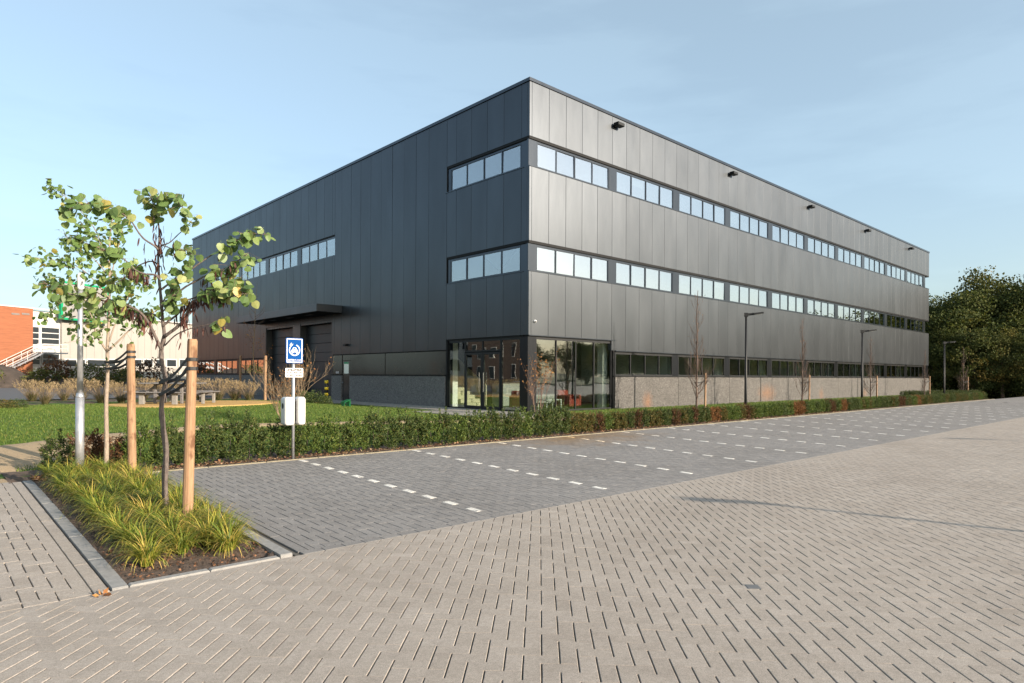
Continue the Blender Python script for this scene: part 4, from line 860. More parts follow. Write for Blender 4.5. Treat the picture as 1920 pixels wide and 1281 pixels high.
SED = [tuft_mesh('blades', M['sedge'], 50 + i, nb=250, L=0.40, droop=1.35, tmean=0.40 + 0.05 * i) for i in range(5)]
rng = random.Random(11); cnt = 0
for row, xr in enumerate((-15.62, -15.32, -15.02, -14.80)):
    y = YB + (0.50 if row < 3 else 0.78) + 0.14 * (row % 2); cnt = 0
    while y < -5.95:
        x = xr + rng.gauss(0, 0.045); yy = y + rng.gauss(0, 0.05)
        cnt += 1; lab = 'yellow green sedge, %s tuft from the near end of the %s row' % (ordn(cnt), ('leftmost', 'second', 'third', 'rightmost')[row])
        r = thing('sedge_tuft', lab, 'ornamental grass', (x, yy, float(zp(x, yy)) + 0.005), rng.random() * 6.28, 'sedge tufts in the planting bed'); r.scale = (rng.uniform(0.85, 1.12),) * 3
        link('blades', rng.choice(SED), r); y += 0.37 * rng.uniform(0.88, 1.12)
n = 380; bx = -15.9 + 1.22 * RNG.random(n); by = YB + 0.12 + 1.2 * RNG.random(n) ** 1.3
V, Q = leaf_quads(np.stack([bx, by, zp(bx, by) + 0.012 + RNG.random(n) * 0.012], 1), 0.028, 0.8, RNG, up_bias=1.5)
tag(link('mulch', quads_mesh('mulch', V, Q, M['litter'], RNG.random(n) * 0.5)), 'dry twigs and bark mulch on the bed soil', 'mulch', kind='stuff')
# a crushed brown leaf clump on the drive, and a small metal cover plate
r = thing('dry_leaf_clump', 'small crumpled brown leaf clump lying on the drive', 'leaf', tuple((CAM + ray(193, 1117) * ((-0.298 - CAM[2]) / ray(193, 1117)[2]))))
V, Q = leaf_quads(RNG.normal(size=(14, 3)) * np.array([0.03, 0.02, 0.004]) + np.array([0, 0, 0.008]), 0.05, 0.5, RNG); link('leaf', quads_mesh('leaf', V, Q, M['dryleaf'], RNG.random(14)), r)
q = CAM + ray(1412, 1100) * ((-0.297 - CAM[2]) / ray(1412, 1100)[2]); e_ = 0.052 * math.sqrt(2)
tag(ob('cover_plate', MB().poly([(q[0] + e_, q[1]), (q[0], q[1] + e_), (q[0] - e_, q[1]), (q[0], q[1] - e_)], -0.32, -0.2965), M['coverplate']), 'small square grey cover plate set into the drive', 'cover plate')

# ================================================================== YOUNG TREES IN THE BED
def leaf_mesh(name, mat):
    """heart-shaped leaf hanging from its stalk along -Z, folded along the midrib, unit length 1"""
    half = [(0.0, 0.03), (0.20, 0.10), (0.40, 0.02), (0.53, -0.22), (0.50, -0.46), (0.36, -0.70), (0.18, -0.88), (0.0, -1.0)]
    mid = [0.0, -0.10, -0.20, -0.30, -0.48, -0.68, -0.86, -1.0]
    V = []; F = []
    for s_ in (1, -1):
        b = len(V)
        for (x, z), mz in zip(half, mid): V.append((s_ * x * 0.98, 0.10 * x - 0.10 * (z + 0.5) ** 2, z)); V.append((0, -0.10 * (mz + 0.5) ** 2, mz))
        for i in range(len(half) - 1): F.append((b + 2 * i, b + 2 * i + 2, b + 2 * i + 3, b + 2 * i + 1))
    b = len(V); V += [(-0.012, 0, 0.0), (0.012, 0, 0.0), (0.010, 0.02, 0.42), (-0.010, 0.02, 0.42)]; F.append((b, b + 1, b + 2, b + 3))
    return mesh_from(name, V, F, mat, True)
def pod_mesh():
    V = []; F = []; n = 6; prof = [(0.0, 0.02), (-0.06, 0.05), (-0.25, 0.085), (-0.6, 0.09), (-0.85, 0.055), (-1.0, 0.008)]
    for z, w_ in prof: V += [(w_, 0.05 * z * z, z), (0, 0.018 + 0.05 * z * z, z), (-w_, 0.05 * z * z, z), (0, -0.018 + 0.05 * z * z, z)]
    for i in range(len(prof) - 1):
        for k in range(4): F.append((4 * i + k, 4 * i + (k + 1) % 4, 4 * (i + 1) + (k + 1) % 4, 4 * (i + 1) + k))
    return mesh_from('seed_pod', V, F, M['pod'])
LEAF = leaf_mesh('leaf', M['leaf_obj']); POD = pod_mesh()
def at(px_, py_, v): return CAM + ray(px_, py_) * v
def traced(pts, v0, dv):
    """branch traced in the picture, given its own depth: dv = offsets from the trunk's distance"""
    d = np.interp(np.linspace(0, 1, len(pts)), np.linspace(0, 1, len(dv)), dv); return [at(p[0], p[1], v0 + q) for p, q in zip(pts, d)]
def hang_matrix(p, tilt, yaw, roll, s): return Matrix.Translation(p) @ Matrix.Rotation(yaw, 4, 'Z') @ Matrix.Rotation(tilt, 4, 'X') @ Matrix.Rotation(roll, 4, 'Y') @ Matrix.Scale(s, 4)
V2 = 7.55
T2 = [  # (points, depth offsets, r0, r1, leaves (t0, t1, count), pods (t0, t1, count))
    ([(312, 968), (309, 900), (312, 850), (306, 800), (303, 760), (311, 715), (306, 690), (302, 660), (308, 630), (305, 600), (302, 560), (299, 530), (297, 500), (297, 470), (299, 445), (297, 420), (290, 395), (284, 372), (272, 357)], (0, 0, 0.03, 0, 0.05, 0.02), 0.037, 0.005, (0.86, 1, 22), (0.66, 0.86, 34)),
    ([(307, 632), (335, 611), (350, 590), (362, 566), (386, 555), (408, 552), (428, 545), (448, 545), (462, 552)], (0, -0.15, -0.35), 0.020, 0.005, (0.5, 1, 34), (0.15, 0.8, 95)),
    ([(305, 612), (318, 601), (336, 586), (344, 566), (366, 558), (391, 544), (417, 541), (440, 530), (452, 520)], (0, 0.1, 0.15), 0.015, 0.004, (0.55, 1, 20), (0.2, 0.8, 66)),
    ([(303, 575), (322, 560), (345, 540), (368, 527), (389, 516), (410, 508), (430, 500), (448, 488), (466, 474)], (0, -0.1, -0.2), 0.014, 0.004, (0.5, 1, 22), (0.45, 0.85, 22)),
    ([(300, 545), (320, 530), (345, 515), (371, 496), (394, 480), (415, 468), (436, 456), (458, 444), (480, 440), (503, 440)], (0, 0.15, 0.3), 0.013, 0.003, (0.50, 1, 22), (0.5, 0.65, 6)),
    ([(309, 648), (330, 628), (355, 617), (380, 611), (405, 606), (420, 605)], (0, -0.2, -0.3), 0.009, 0.003, (0.88, 1, 6), (0.25, 0.95, 24)),
    ([(302, 655), (285, 618), (272, 596), (258, 582), (235, 572), (205, 566), (170, 560), (135, 552), (105, 541), (78, 527)], (0, -0.25, -0.5), 0.020, 0.004, (0.45, 1, 38), (0.08, 0.6, 60)),
    ([(300, 528), (292, 516), (272, 514), (255, 507), (240, 493), (222, 478), (200, 470), (178, 462), (150, 452), (128, 440)], (0, -0.1, -0.3), 0.014, 0.003, (0.5, 1, 26), (0.1, 0.45, 26)),
    ([(300, 500), (285, 490), (262, 497), (245, 510), (228, 525), (208, 532), (188, 528)], (0, 0.15, 0.3), 0.010, 0.003, (0.45, 1, 16), (0.1, 0.6, 10)),
    ([(297, 468), (288, 460), (271, 449), (259, 435), (246, 415), (228, 400), (205, 388), (178, 382), (150, 384), (128, 394), (116, 402)], (0, -0.15, -0.2, -0.35), 0.012, 0.003, (0.40, 1, 36), (0, 0.3, 6)),
    ([(303, 460), (318, 455), (335, 439), (348, 428), (358, 416)], (0, -0.1), 0.008, 0.003, (0.75, 1, 4), (0.0, 0.45, 12)),
    ([(290, 420), (288, 400), (290, 380), (302, 366), (318, 366), (334, 380), (346, 394), (354, 408)], (0, -0.15, -0.25), 0.008, 0.003, (0.2, 1, 22), None),
    ([(303, 460), (330, 468), (350, 470), (362, 478)], (0, -0.15), 0.007, 0.003, (0.35, 1, 12), (0.2, 0.5, 5)),
    ([(303, 570), (318, 545), (330, 520), (345, 505), (358, 500)], (0, -0.25, -0.35), 0.009, 0.003, (0.25, 1, 18), (0.1, 0.5, 10)),
    ([(303, 590), (312, 575), (325, 560), (335, 545)], (0, -0.3), 0.007, 0.003, (0.2, 1, 12), None),
    ([(302, 600), (285, 588), (262, 590), (240, 585), (220, 592)], (0, 0.2, 0.4), 0.009, 0.003, (0.4, 1, 12), (0.2, 0.9, 14)),
]
tr2 = thing('judas_tree', 'slender young tree with large heart-shaped leaves and brown pods in the near bed', 'tree', (-15.05, -9.56, -0.24), 0, 'two young trees in the planting bed')
inv = Matrix.Translation((15.05, 9.56, 0.24)); rng = random.Random(21)
mbt = MB(); twigs = MB(); lv = []; pods = []
for bi, (pts, dv, r0, r1, lf, pd) in enumerate(T2):
    P3 = curve_pts(traced(pts, V2, dv), len(pts) * 3); n = len(P3)
    rad = [r0 + (r1 - r0) * (i / (n - 1)) ** 0.8 for i in range(n)]
    if bi == 0: rad = [r * (1 + 0.10 * math.sin(i * 1.9) + (0.18 if 20 < i < 25 else 0)) for i, r in enumerate(rad)]; rad[0] *= 1.25
    else: rad = [r * (1 + 0.12 * math.sin(i * 2.7 + bi)) for i, r in enumerate(rad)]
    (mbt if bi == 0 else twigs).tube(P3 - np.array([-15.05, -9.56, -0.24]), rad, 9 if bi == 0 else 6)
    for what, spec in (('l', lf), ('p', pd)):
        if not spec: continue
        t0, t1, cnt = spec; cnt = int(cnt * (2.0 if what == 'l' else 1.0))
        for k in range(cnt):
            t = t0 + (t1 - t0) * ((k + rng.random()) / cnt); i = min(n - 2, int(t * (n - 1))); q = P3[i] + (P3[i + 1] - P3[i]) * (t * (n - 1) - i)
            (lv if what == 'l' else pods).append((q, t))
tk = ob('trunk', mbt, M['bark'], tr2, True); ob('branches', twigs, M['bark'], tr2, True)
pet = MB(); lx = []; rng.shuffle(lv)
for li, (q, t) in enumerate(lv):
    off = np.array([rng.gauss(0, 0.055), rng.gauss(0, 0.055), rng.gauss(0.0, 0.045)]); s_ = rng.uniform(0.068, 0.114) * (0.8 if t > 0.95 else 1.0); p = q + off
    yaw = PSI - math.pi / 2 + rng.gauss(0, 0.9); tilt = rng.gauss(-0.35, 0.55)
    m4 = inv @ hang_matrix(Vector(p), tilt, yaw, rng.gauss(0, 0.45), s_)
    if li < 300: l = link('leaf', LEAF, tr2); l.matrix_local = m4
    else: lx.append(m4)
    pet.tube([q - np.array([-15.05, -9.56, -0.24]), p - np.array([-15.05, -9.56, -0.24]) + np.array([0, 0, 0.01])], 0.0016, 3, False)
rng.shuffle(pods); px2 = []
for pi_, (q, t) in enumerate(pods):
    p = q + np.array([rng.gauss(0, 0.03), rng.gauss(0, 0.03), rng.gauss(-0.02, 0.03)]); m4 = inv @ hang_matrix(Vector(p), rng.gauss(0, 0.22), rng.random() * 6.28, rng.gauss(0, 0.22), rng.uniform(0.085, 0.125))
    if pi_ < 300: l = link('seed_pod', POD, tr2); l.matrix_local = m4
    else: px2.append(m4)
VV = []; QQ = []; PV0 = [v.co.copy() for v in POD.vertices]; PF0 = [tuple(p.vertices) for p in POD.polygons]
for m4 in px2:
    b = len(VV); VV += [tuple(m4 @ p) for p in PV0]; QQ += [tuple(b + i for i in f) for f in PF0]
o = link('more_pods', quads_mesh('more_pods', np.array(VV), np.array(QQ), M['pod']), tr2); o['kind'] = 'stuff'
VV = []; QQ = []; TT = []; LV0 = [v.co.copy() for v in LEAF.vertices]; LF0 = [tuple(p.vertices) for p in LEAF.polygons]
for m4 in lx:
    b = len(VV); VV += [tuple(m4 @ p) for p in LV0]; QQ += [tuple(b + i for i in f) for f in LF0]; TT += [min(1, max(0, rng.gauss(0.5, 0.25)))] * len(LF0)
o = link('more_leaves', quads_mesh('more_leaves', np.array(VV), np.array(QQ), M['leaf_tone'], TT, True), tr2); o['kind'] = 'stuff'
pt = ob('leaf_stalks', pet, M['twig'], tr2); pt['kind'] = 'stuff'
# back tree: smaller leaves, ascending limbs
V1 = 10.2; B1 = np.array([-14.98, -5.96, -0.2])
T1 = [
    ([(198, 897), (200, 830), (199, 760), (202, 700), (201, 660), (203, 620), (205, 570), (206, 520), (205, 470), (208, 430), (212, 405)], (0, 0, 0.05), 0.040, 0.006, (0.62, 1, 60)),
    ([(201, 660), (190, 643), (180, 628), (176, 605), (165, 580), (150, 560), (140, 535)], (0, -0.3), 0.017, 0.004, (0.3, 1, 70)),
    ([(203, 657), (222, 640), (242, 620), (262, 606), (285, 590), (300, 570)], (0, 0.3), 0.019, 0.004, (0.35, 1, 50)),
    ([(205, 640), (215, 610), (228, 585), (240, 555), (246, 520), (252, 480)], (0, 0.4), 0.014, 0.003, (0.3, 1, 80)),
    ([(204, 600), (180, 575), (150, 560), (118, 566), (92, 585), (72, 598)], (0, -0.4), 0.012, 0.003, (0.3, 1, 70)),
    ([(205, 560), (185, 535), (160, 510), (135, 495), (105, 488), (75, 484), (40, 480)], (0, -0.3, -0.5), 0.012, 0.002, (0.25, 1, 90)),
    ([(206, 510), (195, 470), (178, 430), (155, 400), (130, 375), (108, 358), (84, 343)], (0, 0.2), 0.012, 0.002, (0.30, 1, 80)),
    ([(206, 530), (215, 490), (225, 450), (232, 420), (240, 400)], (0, 0.35), 0.010, 0.003, (0.3, 1, 60)),
    ([(204, 590), (170, 600), (145, 610), (125, 585)], (0, 0.3), 0.009, 0.003, (0.3, 1, 40)),
    ([(206, 520), (170, 480), (140, 470), (118, 430)], (0, -0.2, 0.3), 0.009, 0.003, (0.3, 1, 55)),
    ([(205, 545), (228, 530), (262, 525), (290, 540)], (0, -0.3), 0.009, 0.003, (0.3, 1, 50)),
    ([(204, 610), (165, 630), (160, 640), (130, 622)], (0, -0.35), 0.007, 0.002, (0.6, 1, 14)),
    ([(205, 560), (150, 535), (110, 535), (80, 515)], (0, 0.2), 0.009, 0.002, (0.3, 1, 50)),
    ([(206, 500), (185, 450), (165, 440), (150, 415)], (0, -0.4), 0.008, 0.002, (0.3, 1, 40)),
]
tr1 = thing('judas_tree', 'young tree with smaller leaves and forked trunk beside the galvanised lamp post', 'tree', tuple(B1), 0, 'two young trees in the planting bed')
mbt = MB(); twigs = MB(); LC = []
for bi, (pts, dv, r0, r1, lf) in enumerate(T1):
    P3 = curve_pts(traced(pts, V1, dv), len(pts) * 3) - B1; n = len(P3); (mbt if bi == 0 else twigs).tube(P3, [r0 + (r1 - r0) * (i / (n - 1)) ** 0.8 for i in range(n)], 8 if bi == 0 else 5)
    t0, t1, cnt = lf
    for k in range(int(cnt * 1.35)):
        t = t0 + (t1 - t0) * rng.random(); i = min(n - 2, int(t * (n - 1))); q = P3[i]; sp = 0.055 + 0.085 * (1 - t)
        LC.append(q + np.array([rng.gauss(0, sp), rng.gauss(0, sp), rng.gauss(0, sp)]))
        if k % 6 == 0: twigs.tube([q, LC[-1]], 0.0022, 3, False)
ob('trunk', mbt, M['bark_pale'], tr1, True); ob('branches', twigs, M['bark_pale'], tr1, True)
LV = np.array([v.co for v in LEAF.vertices]); LF = [tuple(p.vertices) for p in LEAF.polygons]; VV = []; QQ = []; TT = []
for c in LC:
    m4 = hang_matrix(Vector(c), rng.gauss(-0.3, 0.6), PSI - math.pi / 2 + rng.gauss(0, 1.1), rng.gauss(0, 0.5), rng.uniform(0.052, 0.086)); b = len(VV)
    VV += [tuple(m4 @ Vector(p)) for p in LV]; QQ += [tuple(b + i for i in f) for f in LF]; TT += [min(1, max(0, rng.gauss(0.5, 0.25)))] * len(LF)
o = link('crown', quads_mesh('crown', np.array(VV), np.array(QQ), M['leaf_tone'], TT, True), tr1); o['kind'] = 'stuff'
# ---- stakes and rubber ties
def stake(name, label, base, top, r, tie=None, tie_mat='rubber', group=None):
    t = thing(name, label, 'stake', tuple(base), 0, group); T = np.array(top) - np.array(base)
    pts = [np.zeros(3), T * 0.25, T * 0.5, T * 0.75, T * 0.985, T]; rr = [r * 1.06, r * 1.03, r, r * 0.98, r * 0.97, r * 0.84]; ob('post', MB().tube(pts, rr, 14), M['stake'], t, False)
    if tie is not None:
        for z_, sag in tie[1]:
            A = np.array([*(T * (z_ / T[2]))]); Bp = np.array(tie[0]) - np.array(base); Bp[2] = A[2] - sag; d = Bp - A; L = np.linalg.norm(d[:2]); e = np.array([-d[1], d[0], 0]) / L; mbs = MB()
            for sd_ in (-1, 1):
                for k in range(7):
                    f0, f1 = k / 7, (k + 1) / 7; wgt = lambda f: A + d * f + e * sd_ * (r + 0.004) * (1 - f) + e * sd_ * 0.04 * f + np.array([0, 0, -0.05 * math.sin(f * math.pi)])
                    a, b = wgt(f0), wgt(f1); th = e * 0.003; hz = np.array([0, 0, 0.018])
                    mbs.add([a - th - hz, b - th - hz, b - th + hz, a - th + hz, a + th - hz, b + th - hz, b + th + hz, a + th + hz], [(0, 1, 2, 3), (7, 6, 5, 4), (0, 4, 5, 1), (3, 2, 6, 7)])
            ph = np.linspace(0, math.pi, 8)
            for (cc, rr_, s0) in ((A, r + 0.004, -1), (Bp, 0.042, 1)):
                ring = [cc + e * math.cos(p) * rr_ + np.array([*(d[:2] / L), 0]) * s0 * math.sin(p) * rr_ for p in ph]
                for a, b in zip(ring[:-1], ring[1:]): mbs.add([a - hz, b - hz, b + hz, a + hz], [(0, 1, 2, 3)]); mbs.add([a * 1 + (a - cc) * 0.1 - hz, b + (b - cc) * 0.1 - hz, b + (b - cc) * 0.1 + hz, a + (a - cc) * 0.1 + hz], [(3, 2, 1, 0)])
            ob('rubber_tie', mbs, M[tie_mat], t)
    return t
tp1 = at(202, 692, V1); tp2 = at(306, 712, V2)
s1b, s1t = at(248, 903, 9.95), at(245, 645, 9.95); s2b, s2t = at(351, 985, 7.15), at(361, 636, 7.15)
stake('tree_stake', 'round pine stake tied to the small leaved back tree', s1b, s1t, 0.058, (tp1, [(1.98, 0.16), (1.90, 0.18)]), group='pine stakes in the planting bed')
stake('tree_stake', 'thick round pine stake tied to the near tree', s2b, s2t, 0.054, (tp2, [(1.82, 0.26), (1.72, 0.30)]), group='pine stakes in the planting bed')
# ---- galvanised lamp post
lp = thing('lamp_post', 'plain galvanised steel lamp post rising from the planting bed', 'lamp post', (-15.35, -6.09, -0.16)); lp.scale = (0.92, 0.92, 0.955)
ob('lower_tube', MB().tube([(0, 0, 0), (0, 0, 1.29)], [0.066, 0.064], 18), M['steel'], lp, True); ob('collar', MB().tube([(0, 0, 1.285), (0, 0, 1.30), (0, 0, 1.36)], [0.0645, 0.063, 0.047], 18), M['steel'], lp, True)
ob('upper_tube', MB().tube([(0, 0, 1.35), (0, 0, 3.02)], [0.0465, 0.036], 16), M['steel'], lp, True); ob('lamp_head', MB().tube([(0, 0, 3.0), (0, 0, 3.02), (0, 0, 3.16), (0, 0, 3.24), (0, 0, 3.27)], [0.037, 0.05, 0.055, 0.045, 0.012], 16), M['signwhite'], lp, True)

# ================================================================== CHARGING POINT
ch = thing('charging_post', 'blue electric car charging sign on a steel pole with white plate below', 'sign', (-12.0, -6.12, -0.15))
ob('pole', MB().tube([(0, 0, 0), (0, 0, 2.20)], 0.027, 14), M['steel'], ch, True)
def rrect(x0, x1, z0, z1, r, y0, y1, n=5):
    pts = []
    for cx_, cz_, a0 in ((x1 - r, z1 - r, 0), (x0 + r, z1 - r, 90), (x0 + r, z0 + r, 180), (x1 - r, z0 + r, 270)):
        for k in range(n + 1): a = R_(a0 + 90 * k / n); pts.append((cx_ + r * math.cos(a), cz_ + r * math.sin(a)))
    m = len(pts); mb = MB(); mb.add([(x, y0, z) for x, z in pts] + [(x, y1, z) for x, z in pts], [tuple(range(m)), tuple(range(m, 2 * m))[::-1]] + [(i, m + i, m + (i + 1) % m, (i + 1) % m) for i in range(m)]); return mb
sp = ob('sign_plate', rrect(-0.165, 0.165, 1.79, 2.26, 0.02, -0.046, -0.030), M['blue'], ch)
bd = MB()
for a in ((-0.150, 0.150, 1.805, 1.818), (-0.150, 0.150, 2.232, 2.245), (-0.150, -0.137, 1.818, 2.232), (0.137, 0.150, 1.818, 2.232)): bd.box(a[0], a[1], -0.0485, -0.0465, a[2], a[3])
ob('border', bd, M['signwhite'], sp)
ic = MB(); cxx, czz, rr = 0.0, 2.035, 0.098
for k in range(30):
    a0, a1 = R_(140 + (290 * k / 30)), R_(140 + (290 * (k + 1) / 30) + 0.2)
    ic.add([(cxx + r_ * math.cos(a), -0.0488, czz + r_ * math.sin(a)) for a, r_ in ((a0, rr - 0.009), (a1, rr - 0.009), (a1, rr + 0.009), (a0, rr + 0.009))], [(0, 1, 2, 3)])
def icon(pts, y=-0.0488): ic.add([(x, y, z) for x, z in pts], [tuple(range(len(pts)))])
icon([(-0.062, 2.010), (-0.058, 2.035), (-0.040, 2.048), (-0.027, 2.082), (0.027, 2.082), (0.040, 2.048), (0.058, 2.035), (0.062, 2.010), (0.056, 1.996), (-0.056, 1.996)])
icon([(-0.052, 1.975), (-0.052, 1.996), (-0.026, 1.996), (-0.030, 1.975)]); icon([(0.030, 1.975), (0.026, 1.996), (0.052, 1.996), (0.052, 1.975)])
icon([(-0.096, 2.118), (-0.068, 2.098), (-0.042, 2.120), (-0.046, 2.142), (-0.080, 2.150)]); icon([(-0.078, 2.148), (-0.064, 2.170), (-0.056, 2.166), (-0.068, 2.146)]); icon([(-0.050, 2.138), (-0.030, 2.152), (-0.026, 2.144), (-0.046, 2.126)])
ob('charging_symbol', ic, M['signwhite'], sp)
dk = MB(); dk.add([(x, -0.0496, z) for x, z in ((-0.024, 2.052), (-0.018, 2.072), (0.018, 2.072), (0.024, 2.052))], [(0, 1, 2, 3)])
for s_ in (-1, 1): dk.add([(x, -0.0496, z) for x, z in ((s_ * 0.030, 2.018), (s_ * 0.044, 2.018), (s_ * 0.044, 2.030), (s_ * 0.030, 2.030))], [(0, 1, 2, 3)])
ob('symbol_cutouts', dk, M['blue'], sp)
def text_mesh(name, s, size, mat, parent, loc, bold=0.0, align='CENTER'):
    cu = bpy.data.curves.new(name, 'FONT'); cu.body = s; cu.size = size; cu.align_x = align; cu.offset = bold; cu.extrude = 0.0004
    t = bpy.data.objects.new(name, cu); COL.objects.link(t); bpy.context.view_layer.update()
    me = bpy.data.meshes.new_from_object(t.evaluated_get(bpy.context.evaluated_depsgraph_get())); bpy.data.objects.remove(t)
    me.materials.clear(); me.materials.append(mat); o = link(name, me, parent); o.location = loc; o.rotation_euler = (math.pi / 2, 0, 0); return o
text_mesh('lettering', 'AUTO', 0.040, M['signwhite'], sp, (-0.128, -0.049, 1.838), 0.0012, 'LEFT'); text_mesh('lettering', 'OPLADEN', 0.034, M['signwhite'], sp, (-0.018, -0.049, 1.839), 0.0, 'LEFT')
s2 = ob('lower_plate', rrect(-0.17, 0.17, 1.53, 1.70, 0.016, -0.044, -0.032), M['signwhite'], ch)
for k, (tx, bo) in enumerate((('UITSLUITEND', 0.0012), ('ELEKTRISCHE', 0.0), ('VOERTUIGEN', 0.0))): text_mesh('lettering', tx, 0.049, M['rubber'], s2, (0, -0.0452, 1.648 - 0.049 * k), bo + 0.0020)
ob('bracket', MB().box(-0.05, 0.05, -0.03, -0.018, 1.86, 1.90).box(-0.05, 0.05, -0.03, -0.018, 2.14, 2.18).box(-0.05, 0.05, -0.0315, -0.018, 1.60, 1.63), M['steel'], ch)
cb = thing('charging_station', 'pair of white rounded charging boxes clamped to the sign pole', 'charger', (-12.0, -6.12, -0.15))
def roundbox(x0, x1, y0, y1, z0, z1, r):
    mb = MB(); n = 6; rings = []
    for k in range(n + 1): a = math.pi / 2 * k / n; rings.append((z0 + r - r * math.cos(a), r - r * math.sin(a)))
    rings += [(z0 + z1 - z, i) for z, i in rings[::-1]]
    vs = []; m = 24
    for z, ins in rings:
        rr_ = max(0.004, r - ins); hx_, hy_2 = (x1 - x0) / 2 - ins, (y1 - y0) / 2 - ins; cx_, cy_ = (x0 + x1) / 2, (y0 + y1) / 2
        for q4 in range(4):
            sx, sy = ((1, 1), (-1, 1), (-1, -1), (1, -1))[q4]
            for k in range(6): a = math.pi / 2 * (q4 + k / 5); vs.append((cx_ + sx * (hx_ - rr_) + rr_ * math.cos(a), cy_ + sy * (hy_2 - rr_) + rr_ * math.sin(a), z))
    L = len(rings); return mb.add(vs, [(i * m + k, i * m + (k + 1) % m, (i + 1) * m + (k + 1) % m, (i + 1) * m + k) for i in range(L - 1) for k in range(m)] + [tuple(range(m))[::-1], tuple((L - 1) * m + k for k in range(m))])
e1 = ob('enclosure', roundbox(-0.205, -0.012, -0.13, 0.11, 0.64, 1.165, 0.055), M['charger'], cb, True); e2 = ob('enclosure', roundbox(0.048, 0.200, -0.13, 0.11, 0.64, 1.165, 0.055), M['charger'], cb, True)
ob('back_plate', MB().box(-0.011, 0.047, 0.028, 0.09, 0.68, 1.12).box(0.02, 0.047, -0.02, 0.03, 0.72, 1.08), M['lamp_black'], cb)
so_ = MB(); nn_ = 18
so_.add([(-0.2066, -0.01 + 0.042 * math.cos(2 * math.pi * k / nn_), 1.0 + 0.055 * math.sin(2 * math.pi * k / nn_)) for k in range(nn_)] + [(-0.198, -0.01 + 0.042 * math.cos(2 * math.pi * k / nn_), 1.0 + 0.055 * math.sin(2 * math.pi * k / nn_)) for k in range(nn_)], [tuple(range(nn_))] + [(k, (k + 1) % nn_, nn_ + (k + 1) % nn_, nn_ + k) for k in range(nn_)])
ob('socket', so_, M['rubber'], e1)

# ================================================================== LAMPS ALONG THE HEDGE
def lamp(label, loc, h, rz, group='black lamp posts along the bays'):
    t = thing('street_lamp', label, 'street lamp', loc, rz, group)
    ob('pole', MB().tube([(0, 0, -0.3), (0, 0, 1.0), (0, 0, h)], [0.066, 0.056, 0.042], 14), M['lamp_black'], t, True)
    ob('arm', MB().obox((0.15, 0, h + 0.01), (0.16, 0, 0.016), (0, 0.055, 0), (0, 0, 0.045)).box(-0.07, 0.07, -0.065, 0.065, h - 0.09, h + 0.07), M['lamp_black'], t)
    hd = ob('lamp_head', MB().obox((0.47, 0, h + 0.045), (0.19, 0, 0.022), (0, 0.12, 0), (0, 0, 0.034)), M['lamp_black'], t)
    ob('lens', MB().obox((0.50, 0, h + 0.011), (0.13, 0, 0.015), (0, 0.09, 0), (0, 0, 0.004)), M['lens'], hd); return t
lamp('black lamp post in front of the facade, nearest to the camera', (7.78, -4.71, -0.08), 4.05, R_(-52)); lamp('black lamp post before the far end of the facade', (19.67, -5.0, -0.08), 3.95, R_(-52)); lamp('black lamp post beyond the building, before the dark wood', (34.36, -5.1, -0.12), 3.95, R_(-52))
# two more of the row stand across the drive, out of frame: their long shadows fall into view
sd2 = np.array([math.cos(SUN_ANG), math.sin(SUN_ANG)]) / math.tan(SUN_EL)
for (px_, py_), nm in (((1310, 936), 'black lamp post across the drive casting the long near shadow'), ((1786, 822), 'black lamp post across the drive casting the short far shadow')):
    d = ray(px_, py_); q = CAM + d * ((-0.3 - CAM[2]) / d[2]); b = q[:2] + sd2 * 4.22 + np.array([0.3, -0.4]); lamp(nm, (b[0], b[1], -0.3), 4.15, R_(128))

# ================================================================== COLUMNAR TREES
def columnar(seed, h):
    rng = np.random.default_rng(seed); mb = MB(); tw = MB(); tips = []
    P3 = [(0, 0, -0.2)]; p = np.zeros(3)
    for k in range(9): p = p + np.array([rng.normal() * 0.018, rng.normal() * 0.018, h / 9]); P3.append(tuple(p))
    mb.tube(P3, [0.042 * (1 - 0.85 * k / 9) + 0.004 for k in range(10)], 7)
    for k in range(44):
        f = 0.12 + 0.8 * (k / 44) ** 1.15; i = min(8, int(f * 9)); q = np.array(P3[i]) + (np.array(P3[i + 1]) - np.array(P3[i])) * (f * 9 - i); a = rng.random() * 6.28
        out = 1.05 if f < 0.45 else 0.5
        grow(tw, q, (math.cos(a) * out, math.sin(a) * out, 1.15), (0.46 + 0.36 * rng.random()) * (1.25 - 0.85 * f), 0.015 * (1.15 - f), 2, rng, 0.42, 0.75, tips, (2, 4), 4)
    return mb, tw, np.array(tips)
CT = []
for sd_ in (5, 9):
    mb, tw, tips = columnar(sd_, 4.9); rg = np.random.default_rng(sd_); c = tips[rg.integers(0, len(tips), 60)] + rg.normal(size=(60, 3)) * 0.02; V, Q = leaf_quads(c, 0.05, 0.6, rg)
    CT.append((mesh_from('trunk', mb.v, mb.f, M['dark_twig'], True), mesh_from('branches', tw.v, tw.f, M['dark_twig'], True), quads_mesh('leaves', V, Q, M['dryleaf'], rg.random(60))))
CL = [((6.05, -3.5), 5.0, 'tallest leafless columnar tree, left of the nearest black lamp post'), ((14.46, -4.1), 4.35, 'leafless columnar tree between the two black lamp posts before the facade'), ((23.0, -4.3), 3.9, 'leafless columnar tree beside the second black lamp post'), ((33.0, -4.3), 3.4, 'leafless columnar tree at the far corner of the building'), ((40.1, -4.9), 3.9, 'leafless columnar tree beyond the building, before the wood')]
